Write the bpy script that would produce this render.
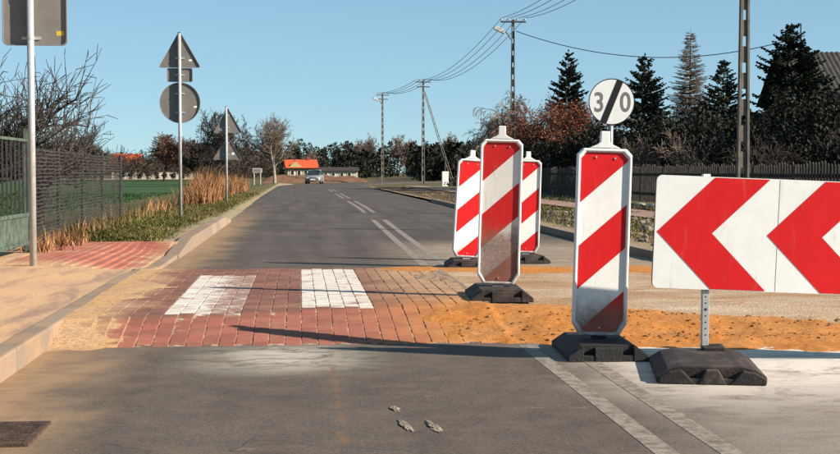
import bpy, bmesh, math, random
import numpy as np
from mathutils import Vector, Matrix, Euler
R = math.radians
random.seed(7); rng = np.random.default_rng(7)
S = bpy.context.scene
for o in list(bpy.data.objects): bpy.data.objects.remove(o, do_unlink=True)
C = S.collection

# ------------------------------------------------------------ camera, sky, sun, exposure
cam_d = bpy.data.cameras.new('camera'); cam = bpy.data.objects.new('camera', cam_d); C.objects.link(cam)
cam_d.sensor_width = 36.0; cam_d.lens = 36.0*1300/840
cam_d.clip_start = 0.1; cam_d.clip_end = 4000
cam.location = (0, 0, 1.05)
cam.rotation_euler = (R(90-2.42), 0, R(-5.27))
S.camera = cam

SUN_EL, SUN_H = 27.0, (0.9135, -0.4067)          # towards the sun, on the ground plane
w = bpy.data.worlds.new('World'); S.world = w; w.use_nodes = True
wn = w.node_tree.nodes; wl = w.node_tree.links
sky = wn.new('ShaderNodeTexSky'); sky.sky_type = 'NISHITA'; sky.sun_disc = False
sky.sun_elevation = R(SUN_EL); sky.sun_rotation = math.atan2(SUN_H[0], SUN_H[1])
sky.air_density = 1.0; sky.dust_density = 0.0; sky.ozone_density = 3.0; sky.altitude = 3500
wn['Background'].inputs['Strength'].default_value = 0.10
gm = wn.new('ShaderNodeGamma'); gm.inputs['Gamma'].default_value = 0.45            # the camera's flat tone curve on the clear sky
wb = wn.new('ShaderNodeMix'); wb.data_type = 'RGBA'; wb.blend_type = 'MULTIPLY'; wb.inputs[0].default_value = 1.0; wb.inputs[7].default_value = (1.05, 1.44, 1.57, 1)
wl.new(sky.outputs[0], gm.inputs[0]); wl.new(gm.outputs[0], wb.inputs[6]); wl.new(wb.outputs[2], wn['Background'].inputs['Color'])
sd = bpy.data.lights.new('sun', 'SUN'); sd.energy = 5.0; sd.angle = R(0.53); sd.color = (1.0, 0.90, 0.76)
sun = bpy.data.objects.new('sun', sd); C.objects.link(sun)
ce = math.cos(R(SUN_EL))
sv = Vector((SUN_H[0]*ce, SUN_H[1]*ce, math.sin(R(SUN_EL))))
sun.rotation_euler = sv.to_track_quat('Z', 'Y').to_euler(); sun.location = (20, -8, 15)
S.view_settings.view_transform = 'Standard'; S.view_settings.look = 'None'
S.view_settings.exposure = 1.1; S.view_settings.gamma = 1.0
S.view_settings.use_curve_mapping = False

# ------------------------------------------------------------ material helper
class NT:
    def __init__(s, name, rough=0.9, spec=0.3):
        s.m = bpy.data.materials.new(name); s.m.use_nodes = True
        s.t = s.m.node_tree; s.n = s.t.nodes; s.b = s.n['Principled BSDF']
        s.b.inputs['Roughness'].default_value = rough
        s.b.inputs['Specular IOR Level'].default_value = spec
        s._pos = None
    def link(s, a, b): s.t.links.new(a, b)
    def put(s, sock, v):
        if hasattr(v, 'is_output'): s.link(v, sock)
        elif isinstance(v, (tuple, list)) and len(v) == 3 and sock.type == 'RGBA': sock.default_value = (*v, 1)
        else: sock.default_value = v
    def geo(s): 
        g = s.n.new('ShaderNodeNewGeometry'); return g
    def pos(s):
        if s._pos is None: s._pos = s.geo().outputs['Position']
        return s._pos
    def obj(s): return s.n.new('ShaderNodeTexCoord').outputs['Object']
    def xyz(s, v=None):
        n = s.n.new('ShaderNodeSeparateXYZ'); s.link(v if v is not None else s.pos(), n.inputs[0]); return n.outputs
    def scl(s, v, k):
        n = s.n.new('ShaderNodeVectorMath'); n.operation = 'MULTIPLY'; s.link(v, n.inputs[0]); n.inputs[1].default_value = k; return n.outputs[0]
    def noise(s, scale, detail=4, rough=0.55, vec=None, dist=0):
        n = s.n.new('ShaderNodeTexNoise'); s.link(vec if vec is not None else s.pos(), n.inputs['Vector'])
        n.inputs['Scale'].default_value = scale; n.inputs['Detail'].default_value = detail
        n.inputs['Roughness'].default_value = rough; n.inputs['Distortion'].default_value = dist
        return n.outputs['Fac']
    def vor(s, scale, vec=None, feat='F1'):
        n = s.n.new('ShaderNodeTexVoronoi'); n.feature = feat; s.link(vec if vec is not None else s.pos(), n.inputs['Vector'])
        n.inputs['Scale'].default_value = scale; return n.outputs['Distance']
    def ma(s, op, a, b=0.0, c=None):
        n = s.n.new('ShaderNodeMath'); n.operation = op; s.put(n.inputs[0], a); s.put(n.inputs[1], b)
        if c is not None: s.put(n.inputs[2], c)
        return n.outputs[0]
    def ss(s, x, a, b, lo=0.0, hi=1.0):
        n = s.n.new('ShaderNodeMapRange'); n.interpolation_type = 'SMOOTHSTEP'
        s.put(n.inputs['Value'], x); n.inputs['From Min'].default_value = a; n.inputs['From Max'].default_value = b
        n.inputs['To Min'].default_value = lo; n.inputs['To Max'].default_value = hi
        return n.outputs['Result']
    def band(s, x, a, b, e):                                   # 1 inside a..b with soft edges
        return s.ma('MULTIPLY', s.ss(x, a-e, a+e), s.ss(x, b+e, b-e) if False else s.ma('SUBTRACT', 1.0, s.ss(x, b-e, b+e)))
    def mul(s, *a):
        r = a[0]
        for k in a[1:]: r = s.ma('MULTIPLY', r, k)
        return r
    def mix(s, f, a, b):
        n = s.n.new('ShaderNodeMix'); n.data_type = 'RGBA'
        s.put(n.inputs[0], f); s.put(n.inputs[6], a); s.put(n.inputs[7], b); return n.outputs[2]
    def tint(s, col, f, amt=0.5):                              # brightness variation by factor f (0..1)
        k = s.ss(f, 0.25, 0.75, 1-amt, 1+amt)
        n = s.n.new('ShaderNodeVectorMath'); n.operation = 'SCALE'
        if hasattr(col, 'is_output'): s.link(col, n.inputs[0])
        else: n.inputs[0].default_value = col
        s.link(k, n.inputs['Scale']); return n.outputs[0]
    def rand(s):
        a = s.n.new('ShaderNodeObjectInfo').outputs['Random']; b = s.geo().outputs['Random Per Island']
        return s.ma('FRACT', s.ma('ADD', a, b))
    def bump(s, h, strength=0.4, dist=0.01):
        n = s.n.new('ShaderNodeBump'); n.inputs['Strength'].default_value = strength; n.inputs['Distance'].default_value = dist
        s.link(h, n.inputs['Height']); s.link(n.outputs[0], s.b.inputs['Normal'])
    def done(s, col, k=0.74):                                  # one calibration of every surface to the exposure
        n = s.n.new('ShaderNodeVectorMath'); n.operation = 'SCALE'; n.inputs['Scale'].default_value = k
        if hasattr(col, 'is_output'): s.link(col, n.inputs[0])
        else: n.inputs[0].default_value = col
        s.link(n.outputs[0], s.b.inputs['Base Color']); return s.m

def simple(name, col, rough=0.85, nscale=6, amt=0.25, bump=0.0, spec=0.3, metal=0.0, objspace=True):
    t = NT(name, rough, spec); v = t.obj() if objspace else t.pos()
    f = t.noise(nscale, 5, 0.6, v); t.b.inputs['Metallic'].default_value = metal
    if bump: t.bump(t.noise(nscale*6, 4, 0.6, v), bump, 0.01)
    return t.done(t.tint(col, f, amt))

M = {}
SAND = (0.52, 0.33, 0.17); ORANGE = (0.53, 0.195, 0.040); PALE = (0.46, 0.39, 0.32)

def make_asphalt():
    t = NT('asphalt', 0.88, 0.25); x, y, z = t.xyz()
    big = t.noise(0.7, 4, 0.6); mid = t.noise(5, 5, 0.65); fine = t.noise(150, 2, 0.7); grain = t.noise(48, 3, 0.75)
    streak = t.noise(2.2, 8, 0.80, t.scl(t.pos(), (1.0, 2.1, 1)), 0.9)
    lane = t.noise(1.0, 3, 0.5, t.scl(t.pos(), (3.0, 0.18, 1)))
    col = t.tint((0.094, 0.077, 0.066), big, 0.22); col = t.tint(col, lane, 0.2); col = t.tint(col, fine, 0.5); col = t.tint(col, grain, 0.5)
    stone = t.ss(t.vor(70), 0.20, 0.08); col = t.mix(t.mul(stone, t.ss(grain, 0.42, 0.56), 0.75), col, (0.34, 0.29, 0.24))
    vv = t.n.new('ShaderNodeVectorMath'); vv.operation = 'ADD'; t.link(t.pos(), vv.inputs[0]); nz = t.n.new('ShaderNodeTexNoise'); nz.inputs['Scale'].default_value = 2.2; t.link(t.pos(), nz.inputs['Vector']); t.link(nz.outputs['Color'], vv.inputs[1])
    crack = t.mul(t.ss(t.vor(0.55, vv.outputs[0], 'DISTANCE_TO_EDGE'), 0.006, 0.002), t.ss(big, 0.45, 0.55), t.ss(y, 26, 18)); col = t.mix(t.mul(crack, 0.7), col, (0.035, 0.028, 0.024))
    # brownish dust film close to the works
    near = t.ma('SUBTRACT', 1.0, t.ss(y, 9, 20))
    col = t.mix(t.mul(near, t.ss(mid, 0.35, 0.75, 0.15, 0.6)), col, (0.20, 0.145, 0.105))
    # sand drifted along the left kerb
    wob = t.ma('ADD', x, t.ma('MULTIPLY', t.ma('SUBTRACT', t.noise(1.3, 5, 0.6), 0.5), 0.9))
    left = t.ma('SUBTRACT', 1.0, t.ss(wob, -1.4, -0.72))
    col = t.mix(t.mul(left, t.ma('SUBTRACT', 1.0, t.ss(y, 20, 45)), t.ss(mid, 0.2, 0.7, 0.45, 0.95)), col, (0.42, 0.26, 0.14))
    # whitish dragged dust in front of the ramp
    pl = t.mul(t.band(y, 6.9, 7.85, 0.35), t.band(x, -0.45, 0.25, 0.4), t.ss(streak, 0.34, 0.58, 0.0, 0.95))
    col = t.mix(pl, col, (0.58, 0.52, 0.43))
    pl2 = t.mul(t.ss(t.ma('ADD', x, t.ma('MULTIPLY', big, 0.8)), 1.6, 2.5), t.ma('SUBTRACT', 1.0, t.ss(y, 7.6, 8.4)), t.ss(streak, 0.28, 0.55, 0.15, 1.0), t.ss(y, 5.2, 6.7, 0.25, 1.0))
    col = t.mix(pl2, col, (0.78, 0.70, 0.60))
    # dusty ground behind the table on the closed lane
    far = t.mul(t.band(y, 12.4, 19, 1.6), t.ss(t.ma('ADD', x, mid), 1.2, 2.6), t.ss(streak, 0.3, 0.65, 0.25, 0.9))
    col = t.mix(far, col, (0.45, 0.34, 0.24))
    back = t.mul(t.band(t.ma('ADD', y, t.ma('MULTIPLY', big, 0.6)), 13.4, 14.1, 0.25), t.ss(streak, 0.35, 0.6, 0.1, 0.7))
    col = t.mix(back, col, (0.45, 0.37, 0.29))
    rest = t.mul(t.ss(streak, 0.6, 0.75), 0.35, near)
    col = t.mix(rest, col, (0.5, 0.43, 0.35))
    # old seam with rust coloured earth
    sx = t.ma('ADD', x, t.ma('MULTIPLY', t.ma('SUBTRACT', t.noise(3.0, 3, 0.6), 0.5), 0.10))
    seam = t.mul(t.band(sx, 0.16, 0.19, 0.012), t.ss(t.noise(5, 3, 0.6), 0.42, 0.6), t.band(y, 4, 7.7, 0.2))
    col = t.mix(t.mul(seam, 0.8), col, (0.22, 0.12, 0.06))
    t.bump(t.ma('ADD', fine, t.ma('MULTIPLY', mid, 0.6)), 0.5, 0.006)
    return t.done(col)
M['asphalt'] = make_asphalt()

def make_block(name, base, white=False):
    t = NT(name, 0.85, 0.25); x, y, z = t.xyz(); r = t.rand()
    mid = t.noise(3.5, 5, 0.65); fine = t.noise(120, 3, 0.7)
    col = t.tint(base, r, 0.13); col = t.tint(col, fine, 0.25)
    if white:
        wear = t.ma('ADD', t.noise(6, 6, 0.72, t.scl(t.pos(), (1.1, 2.6, 1))), t.mul(t.band(x, -0.64, -0.2, 0.12), 0.16))
        col = t.mix(t.ss(wear, 0.50, 0.68, 0.05, 0.9), t.tint((0.80, 0.77, 0.70), mid, 0.08), t.tint((0.24, 0.10, 0.08), fine, 0.3))
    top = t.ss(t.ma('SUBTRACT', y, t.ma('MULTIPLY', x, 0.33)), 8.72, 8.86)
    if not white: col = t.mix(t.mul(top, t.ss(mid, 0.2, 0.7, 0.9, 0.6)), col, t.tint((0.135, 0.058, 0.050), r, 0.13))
    # dry sand and dust caught on the paving
    wob = t.ma('MULTIPLY', t.ma('SUBTRACT', t.noise(1.6, 5, 0.6), 0.5), 1.1)
    lft = t.ma('SUBTRACT', 1.0, t.ss(t.ma('ADD', x, wob), -1.35, -0.9))
    rgt = t.ss(t.ma('ADD', x, wob), 0.15, 1.15)
    edge = t.ma('MAXIMUM', lft, rgt)
    film = t.ma('MAXIMUM', t.mul(edge, t.ss(mid, 0.25, 0.6, 0.4, 0.95)), t.ss(mid, 0.42, 0.8, 0.10, 0.40))
    dcol = t.mix(t.mul(t.ss(x, 0.0, 0.8), t.ss(y, 10.2, 8.8)), (0.50, 0.31, 0.17), (0.60, 0.26, 0.07))
    col = t.mix(film, col, t.tint(dcol, fine, 0.2))
    t.bump(fine, 0.35, 0.004)
    return t.done(col)
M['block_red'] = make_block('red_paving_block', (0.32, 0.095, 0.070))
M['block_white'] = make_block('white_painted_block', (0.3, 0.1, 0.08), True)
def make_pavered():
    t = NT('footway_block', 0.9); r = t.rand(); mid = t.noise(2.2, 5, 0.65); fine = t.noise(90, 3)
    col = t.tint((0.40, 0.12, 0.085), r, 0.12); x, y, z = t.xyz()
    d = t.ma('MAXIMUM', t.ss(mid, 0.48, 0.75, 0.05, 0.6), t.ss(y, 14.2, 12.9))
    k = t.ss(t.ma('ADD', t.ma('MULTIPLY', x, 1.0), mid), -1.5, -1.0)
    return t.done(t.mix(t.ma('MAXIMUM', d, k), col, t.tint((0.55, 0.36, 0.21), fine, 0.2)))
M['block_foot'] = make_pavered()
def make_sand(name, a, b, clods=True):
    t = NT(name, 0.95, 0.15); f = t.noise(2.5 if 'joint' not in name else 18, 6, 0.65); g = t.noise(45, 4, 0.7)
    col = t.mix(t.ss(f, 0.3, 0.7) if 'joint' not in name else t.ss(f, 0.42, 0.56), a, b); col = t.tint(col, g, 0.35)
    if clods:
        v = t.vor(26, t.pos()); col = t.mix(t.mul(t.ss(v, 0.22, 0.10), t.ss(t.noise(5, 2), 0.5, 0.6), 0.75), col, (0.16, 0.07, 0.03))
    t.bump(g, 0.5, 0.008 if clods else 0.004)
    return t.done(col)
M['sand'] = make_sand('orange_sand', ORANGE, (0.50, 0.225, 0.072))
M['sand_light'] = make_sand('dry_sand', (0.58, 0.34, 0.15), (0.50, 0.32, 0.19), False)
M['joint'] = make_sand('joint_sand', (0.50, 0.36, 0.26), (0.16, 0.10, 0.07), False)
def make_subbase():
    t = NT('sub_base_stone', 0.95, 0.15); f = t.noise(1.3, 6, 0.65); s_ = t.noise(2.0, 5, 0.65, t.scl(t.pos(), (0.6, 5, 1))); g = t.noise(60, 4, 0.7)
    col = t.mix(t.ss(f, 0.35, 0.65), (0.58, 0.42, 0.28), (0.46, 0.27, 0.14))
    col = t.mix(t.ss(s_, 0.5, 0.68, 0, 0.8), col, (0.68, 0.56, 0.43))
    col = t.mix(t.ss(s_, 0.42, 0.30, 0, 0.7), col, (0.27, 0.17, 0.12))
    t.bump(t.ma('ADD', g, f), 0.8, 0.02)
    return t.done(t.tint(col, g, 0.35))
M['subbase'] = make_subbase()
def make_foot():
    t = NT('footway_sand', 0.95, 0.15); f = t.noise(0.9, 5, 0.6); s_ = t.noise(1.6, 5, 0.65, t.scl(t.pos(), (2.2, 0.5, 1)), 0.5); g = t.noise(80, 3, 0.7)
    col = t.mix(t.ss(f, 0.35, 0.65), (0.70, 0.43, 0.23), (0.62, 0.385, 0.235))
    col = t.mix(t.ss(s_, 0.46, 0.66, 0, 0.85), col, (0.36, 0.235, 0.18))
    t.bump(t.ma('ADD', g, t.noise(9, 4)), 0.5, 0.012)
    return t.done(t.tint(col, g, 0.2))
M['foot'] = make_foot()
def make_kerb():
    t = NT('kerb_concrete', 0.9, 0.2); f = t.noise(3, 6, 0.65); g = t.noise(90, 3, 0.7); x, y, z = t.xyz(); r = t.rand()
    col = t.tint((0.31, 0.235, 0.18), r, 0.12); col = t.tint(col, g, 0.2)
    dust = t.mul(t.ss(f, 0.4, 0.65, 0.15, 0.85), t.ss(y, 15.5, 13.5, 0.25, 1.0))
    t.bump(g, 0.4, 0.006)
    return t.done(t.mix(dust, col, (0.42, 0.27, 0.16)))
M['kerb'] = make_kerb()
def make_ground():
    t = NT('ground_soil', 0.95, 0.1); x, y, z = t.xyz(); f = t.noise(0.35, 6, 0.65); g = t.noise(6, 5, 0.7)
    col = t.mix(t.ss(f, 0.35, 0.65), (0.15, 0.115, 0.06), (0.10, 0.105, 0.045)); col = t.tint(col, g, 0.45)
    wob = t.ma('MULTIPLY', t.ma('SUBTRACT', t.noise(0.3, 4), 0.5), 3.0)
    fld = t.mul(t.ma('SUBTRACT', 1.0, t.ss(t.ma('ADD', x, wob), -7.2, -5.8)), t.ss(t.ma('ADD', y, wob), 22, 25), t.ma('SUBTRACT', 1.0, t.ss(y, 178, 182)))
    col = t.mix(fld, col, t.tint(t.tint((0.052, 0.098, 0.034), g, 0.35), f, 0.25))
    return t.done(col)
M['ground'] = make_ground()
def make_verge():
    t = NT('verge_soil', 0.95, 0.1); f = t.noise(1.4, 6, 0.65); g = t.noise(22, 5, 0.7); x, y, z = t.xyz()
    col = t.mix(t.ss(f, 0.35, 0.65), (0.15, 0.12, 0.06), (0.11, 0.12, 0.045)); col = t.tint(col, g, 0.5)
    col = t.mix(t.ss(t.ma('ADD', x, t.ma('MULTIPLY', t.ma('SUBTRACT', f, 0.5), 0.6)), -2.0, -1.7), col, (0.40, 0.31, 0.19))
    t.bump(g, 1.0, 0.03); return t.done(col)
M['verge'] = make_verge()
def make_right():
    t = NT('roadside_soil', 0.95, 0.1); f = t.noise(1.1, 6, 0.65); g = t.noise(18, 5, 0.7); x, y, z = t.xyz()
    xw = t.ma('ADD', x, t.ma('MULTIPLY', t.ma('SUBTRACT', t.noise(0.8, 4), 0.5), 0.9))
    soil = t.tint(t.mix(t.ss(f, 0.4, 0.62), (0.085, 0.062, 0.043), (0.20, 0.15, 0.09)), g, 0.6)
    col = t.mix(t.ss(xw, 4.7, 5.1), (0.40, 0.29, 0.18), soil)
    col = t.mix(t.band(xw, 8.9, 12.0, 0.2), col, t.tint(t.mix(f, (0.22, 0.18, 0.09), (0.12, 0.11, 0.05)), g, 0.5))
    t.bump(g, 1.0, 0.04); return t.done(col)
M['right'] = make_right()
M['path'] = simple('path_paving', (0.36, 0.22, 0.17), 0.9, 3, 0.25, objspace=False)
M['paint'] = None
def make_paint():
    t = NT('road_paint', 0.8, 0.3); f = t.noise(14, 6, 0.75); g = t.noise(120, 3, 0.7)
    col = t.mix(t.ss(f, 0.38, 0.66, 0.2, 0.95), t.tint((0.40, 0.34, 0.28), g, 0.25), (0.14, 0.115, 0.095)); return t.done(col)
M['paint'] = make_paint()
def make_board(name, col, dirt_shade_top=None, dirt_shade=0.75, spot=0.25):
    t = NT(name, 0.42, 0.22); v = t.obj(); x, y, z = t.xyz(v)
    f = t.noise(7, 6, 0.7, v); g = t.noise(55, 4, 0.7, v); st = t.noise(5, 5, 0.7, t.scl(v, (6, 6, 0.7)))
    c = t.tint(col, f, 0.06)
    c = t.mix(t.ss(g, 0.66, 0.78, 0, spot), c, (0.30, 0.24, 0.18))
    c = t.mix(t.ss(st, 0.56, 0.78, 0, spot), c, (0.38, 0.33, 0.27))
    sc = t.noise(30, 4, 0.8, t.scl(v, (1, 1, 9)), 0.8); c = t.mix(t.mul(t.ss(sc, 0.68, 0.74), t.ss(f, 0.5, 0.62), spot*1.2), c, (0.42, 0.36, 0.31))
    if dirt_shade_top is not None:
        zz = t.ma('ADD', z, t.ma('MULTIPLY', t.ma('SUBTRACT', f, 0.5), 0.30))
        c = t.mix(t.mul(t.ss(zz, dirt_shade_top+0.08, dirt_shade_top-0.10), t.ss(g, 0.2, 0.8, dirt_shade, 1.0)), c, t.tint((0.21, 0.125, 0.09), f, 0.3))  # brown lower band: dirt, and painted-in shade on the nearest beacon board
    return t.done(c, 0.86)
M['bwhite'] = make_board('reflective_white', (0.84, 0.83, 0.80), 0.20, 0.25, 0.35)
M['bred'] = make_board('reflective_red', (0.66, 0.014, 0.016), None, spot=0.18)
M['bwhite_mud'] = make_board('muddy_reflective_white', (0.78, 0.76, 0.72), 0.52, 0.7, 0.6)
M['bred_mud'] = make_board('muddy_reflective_red', (0.58, 0.02, 0.02), 0.52, 0.7, 0.45)
M['bwhite_shade'] = make_board('shade_painted_reflective_white', (0.84, 0.83, 0.80), 0.30, 0.5, 0.35)  # lower part darkened in colour to deepen the chevron board's shadow there
M['bred_shade'] = make_board('shade_painted_reflective_red', (0.66, 0.014, 0.016), 0.30, 0.55, 0.2)  # same painted shade low on the red stripes
M['plastic'] = make_board('white_plastic', (0.80, 0.80, 0.78), 0.22, 0.3, 0.3)
M['rubber'] = simple('black_rubber', (0.022, 0.021, 0.021), 0.75, 12, 0.4, 0.5, 0.35)
def make_rub2():
    t = NT('dusty_rubber', 0.8, 0.3); v = t.obj(); f = t.noise(9, 6, 0.7, v); g = t.noise(70, 4, 0.7, v)
    c = t.mix(t.ss(f, 0.45, 0.7, 0.05, 0.55), (0.025, 0.023, 0.022), (0.16, 0.11, 0.085)); t.bump(g, 0.5, 0.006)
    return t.done(t.tint(c, g, 0.3))
M['rubber_dusty'] = make_rub2()
M['galv'] = simple('galvanised_steel', (0.58, 0.58, 0.57), 0.45, 30, 0.12, 0.05, 0.5, 0.35)
M['signback'] = simple('grey_sign_back', (0.235, 0.215, 0.195), 0.6, 5, 0.10, 0.0, 0.3)
M['black'] = simple('black_film', (0.015, 0.015, 0.016), 0.5, 9, 0.2)
M['greyfilm'] = simple('grey_film', (0.22, 0.21, 0.20), 0.5, 9, 0.1)
M['yellow'] = simple('yellow_sticker', (0.75, 0.55, 0.06), 0.6, 9, 0.1)
M['signwhite'] = simple('white_sign_film', (0.98, 0.98, 0.95), 0.45, 7, 0.05)
M['concrete'] = simple('pole_concrete', (0.17, 0.15, 0.125), 0.9, 5, 0.3, 0.5)
M['steel_dark'] = simple('dark_steel', (0.06, 0.058, 0.055), 0.6, 9, 0.3, 0, 0.4, 0.3)
M['wire'] = simple('cable_black', (0.03, 0.03, 0.032), 0.7, 5, 0.1)
M['porcelain'] = simple('porcelain', (0.55, 0.52, 0.48), 0.3, 9, 0.1)
M['lampgrey'] = simple('lamp_housing', (0.62, 0.62, 0.60), 0.5, 9, 0.1)
M['green_metal'] = simple('faded_green_paint', (0.095, 0.13, 0.10), 0.75, 9, 0.5, 0.3)
M['netting'] = simple('weathered_netting', (0.055, 0.050, 0.046), 0.9, 4, 0.4)
M['bark'] = simple('bark', (0.055, 0.045, 0.038), 0.95, 8, 0.4, 0.5)
M['bark_pale'] = simple('pale_bark', (0.34, 0.29, 0.24), 0.95, 3, 0.4, 0.4)
M['twig'] = simple('twig', (0.07, 0.055, 0.045), 0.95, 3, 0.3)
M['twig_tan'] = simple('tan_twig', (0.20, 0.15, 0.115), 0.95, 3, 0.3)
M['twig_red'] = simple('red_twig', (0.13, 0.065, 0.048), 0.95, 3, 0.3)
M['twig_willow'] = simple('willow_twig', (0.26, 0.22, 0.16), 0.95, 3, 0.3)
def leafmat(name, col, amt=0.4):
    t = NT(name, 0.9, 0.04); r = t.geo().outputs['Random Per Island']; f = t.noise(1.2, 3, 0.6)
    return t.done(t.tint(t.tint(col, r, amt), f, 0.3))
M['needles'] = leafmat('spruce_needles', (0.042, 0.052, 0.035), 0.65)
M['darkleaf'] = leafmat('dark_evergreen', (0.036, 0.039, 0.030), 0.65)
M['pine'] = leafmat('pine_wood_needles', (0.034, 0.037, 0.027), 0.6)
M['brownwood'] = leafmat('bare_wood_twigs', (0.070, 0.055, 0.045))
M['beech'] = leafmat('brown_beech_leaf', (0.235, 0.085, 0.042), 0.5)
M['grass'] = leafmat('grass_blade', (0.115, 0.115, 0.035), 0.5)
M['crop'] = leafmat('crop_blade', (0.035, 0.075, 0.024), 0.35)
M['drygrass'] = leafmat('dry_grass_blade', (0.24, 0.165, 0.075), 0.5)
M['reed'] = leafmat('dry_reed_blade', (0.33, 0.165, 0.08), 0.55)
M['stone'] = simple('rubble_stone', (0.25, 0.21, 0.17), 0.95, 5, 0.5, 0.8, objspace=False)
M['clod'] = simple('dried_mud', (0.34, 0.27, 0.20), 0.95, 25, 0.4, 0.8)
M['sandclod'] = simple('sand_clod', (0.34, 0.15, 0.05), 0.95, 25, 0.4, 0.6)
M['iron'] = simple('rusty_cast_iron', (0.10, 0.062, 0.045), 0.8, 14, 0.5, 0.6, 0.4, 0.3)
M['void'] = simple('dark_pit', (0.01, 0.009, 0.008), 0.95, 5, 0.1)
M['picket'] = simple('grey_wood', (0.075, 0.064, 0.052), 0.95, 6, 0.4, 0.4, objspace=False)
M['plaster_dark'] = simple('old_plaster', (0.05, 0.045, 0.04), 0.95, 3, 0.25, 0.3)
M['plaster_yellow'] = simple('yellow_plaster', (0.52, 0.42, 0.22), 0.95, 3, 0.15, 0.2)
M['plaster_white'] = simple('pale_plaster', (0.60, 0.55, 0.45), 0.95, 3, 0.15, 0.2)
M['roof_grey'] = simple('fibre_cement_roof', (0.06, 0.054, 0.048), 0.95, 3, 0.3, 0.3)
M['roof_red'] = simple('orange_roof_tile', (0.62, 0.10, 0.035), 0.8, 3, 0.2, 0.2)
M['roof_dark'] = simple('dark_roof_felt', (0.055, 0.042, 0.036), 0.9, 3, 0.2, 0.2)
M['brick_red'] = simple('red_brick', (0.33, 0.07, 0.05), 0.9, 3, 0.2, 0.2)
M['glass'] = simple('window_glass', (0.03, 0.035, 0.04), 0.12, 3, 0.1, 0, 0.6)
M['carpaint'] = simple('silver_car_paint', (0.36, 0.36, 0.36), 0.3, 3, 0.05, 0, 0.5, 0.3)
M['headlight'] = simple('headlight_glass', (0.75, 0.75, 0.75), 0.15, 3, 0.05, 0, 0.6)
M['bank'] = make_sand('earth_bank_soil', (0.17, 0.085, 0.05), (0.24, 0.13, 0.075))
M['straw'] = simple('stubble', (0.42, 0.31, 0.19), 0.95, 0.4, 0.2, objspace=False)

# ------------------------------------------------------------ mesh helpers
class MB:
    def __init__(s): s.v = []; s.f = []
    def poly(s, pts):
        i = len(s.v); s.v += [tuple(p) for p in pts]; s.f.append(tuple(range(i, i+len(pts)))); return s
    def box(s, x0, x1, y0, y1, z0, z1, mat=None):
        p = [(x0,y0,z0),(x1,y0,z0),(x1,y1,z0),(x0,y1,z0),(x0,y0,z1),(x1,y0,z1),(x1,y1,z1),(x0,y1,z1)]
        if mat is not None: p = [tuple(mat @ Vector(q)) for q in p]
        i = len(s.v); s.v += p
        s.f += [tuple(i+k for k in q) for q in ((0,3,2,1),(4,5,6,7),(0,1,5,4),(1,2,6,5),(2,3,7,6),(3,0,4,7))]; return s
    def prism(s, out, y0, y1, axis='y'):                       # outline in x,z (counter-clockwise from -y) extruded in y
        n = len(out); i = len(s.v)
        f = {'y': lambda a, b, c: (a, c, b), 'x': lambda a, b, c: (c, a, b), 'z': lambda a, b, c: (a, b, c)}[axis]
        s.v += [f(a, b, y0) for a, b in out] + [f(a, b, y1) for a, b in out]
        s.f.append(tuple(i+k for k in range(n))); s.f.append(tuple(i+n+k for k in reversed(range(n))))
        for k in range(n): s.f.append((i+(k+1)%n, i+k, i+n+k, i+n+(k+1)%n))
        return s
    def tube(s, pts, rad, n=6, cap=True):
        pts = [Vector(p) for p in pts]; rad = rad if isinstance(rad, (list, tuple)) else [rad]*len(pts)
        i0 = len(s.v)
        for k, p in enumerate(pts):
            d = (pts[min(k+1, len(pts)-1)] - pts[max(k-1, 0)]); d = d.normalized() if d.length > 1e-9 else Vector((0,0,1))
            a = d.cross(Vector((0,0,1)) if abs(d.z) < 0.95 else Vector((0,1,0))).normalized(); b = d.cross(a)
            for j in range(n):
                t = 2*math.pi*j/n; q = p + (a*math.cos(t) + b*math.sin(t))*rad[k]; s.v.append(tuple(q))
        for k in range(len(pts)-1):
            for j in range(n):
                s.f.append((i0+k*n+j, i0+k*n+(j+1)%n, i0+(k+1)*n+(j+1)%n, i0+(k+1)*n+j))
        if cap:
            s.f.append(tuple(i0+j for j in reversed(range(n)))); e = i0+(len(pts)-1)*n; s.f.append(tuple(e+j for j in range(n)))
        return s
    def mesh(s, name, mat, smooth=False, bevel=0.0, seg=2):
        me = bpy.data.meshes.new(name); me.from_pydata(s.v, [], s.f); 
        bm = bmesh.new(); bm.from_mesh(me)
        bmesh.ops.recalc_face_normals(bm, faces=bm.faces)
        if bevel > 0:
            bmesh.ops.bevel(bm, geom=list(bm.edges), offset=bevel, segments=seg, affect='EDGES', profile=0.6, clamp_overlap=True)
        bm.to_mesh(me); bm.free()
        me.materials.append(M[mat] if isinstance(mat, str) else mat)
        if smooth: me.polygons.foreach_set('use_smooth', [True]*len(me.polygons))
        return me
    def build(s, name, mat, parent=None, smooth=False, bevel=0.0, seg=2):
        return link(name, s.mesh(name, mat, smooth, bevel, seg), parent)
def link(name, me, parent=None):
    o = bpy.data.objects.new(name, me); C.objects.link(o)
    if parent is not None: o.parent = parent
    return o
def np_mesh(name, V, F, mat, parent=None, smooth=False):
    """V (n,3), F (m,k) with fixed k"""
    me = bpy.data.meshes.new(name); V = np.asarray(V, np.float32); F = np.asarray(F, np.int32); k = F.shape[1]
    me.vertices.add(len(V)); me.vertices.foreach_set('co', V.ravel())
    me.loops.add(F.size); me.loops.foreach_set('vertex_index', F.ravel())
    me.polygons.add(len(F)); me.polygons.foreach_set('loop_start', np.arange(0, F.size, k, dtype=np.int32))
    me.update(calc_edges=True); me.validate()
    if smooth: me.shade_smooth()
    else: me.shade_flat()
    me.materials.append(M[mat]); return link(name, me, parent)
def empty(name, loc=(0,0,0), rz=0.0, rot=None):
    o = bpy.data.objects.new(name, None); C.objects.link(o); o.location = loc
    o.rotation_euler = rot if rot else (0, 0, rz); o.empty_display_size = 0.1; return o
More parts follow.
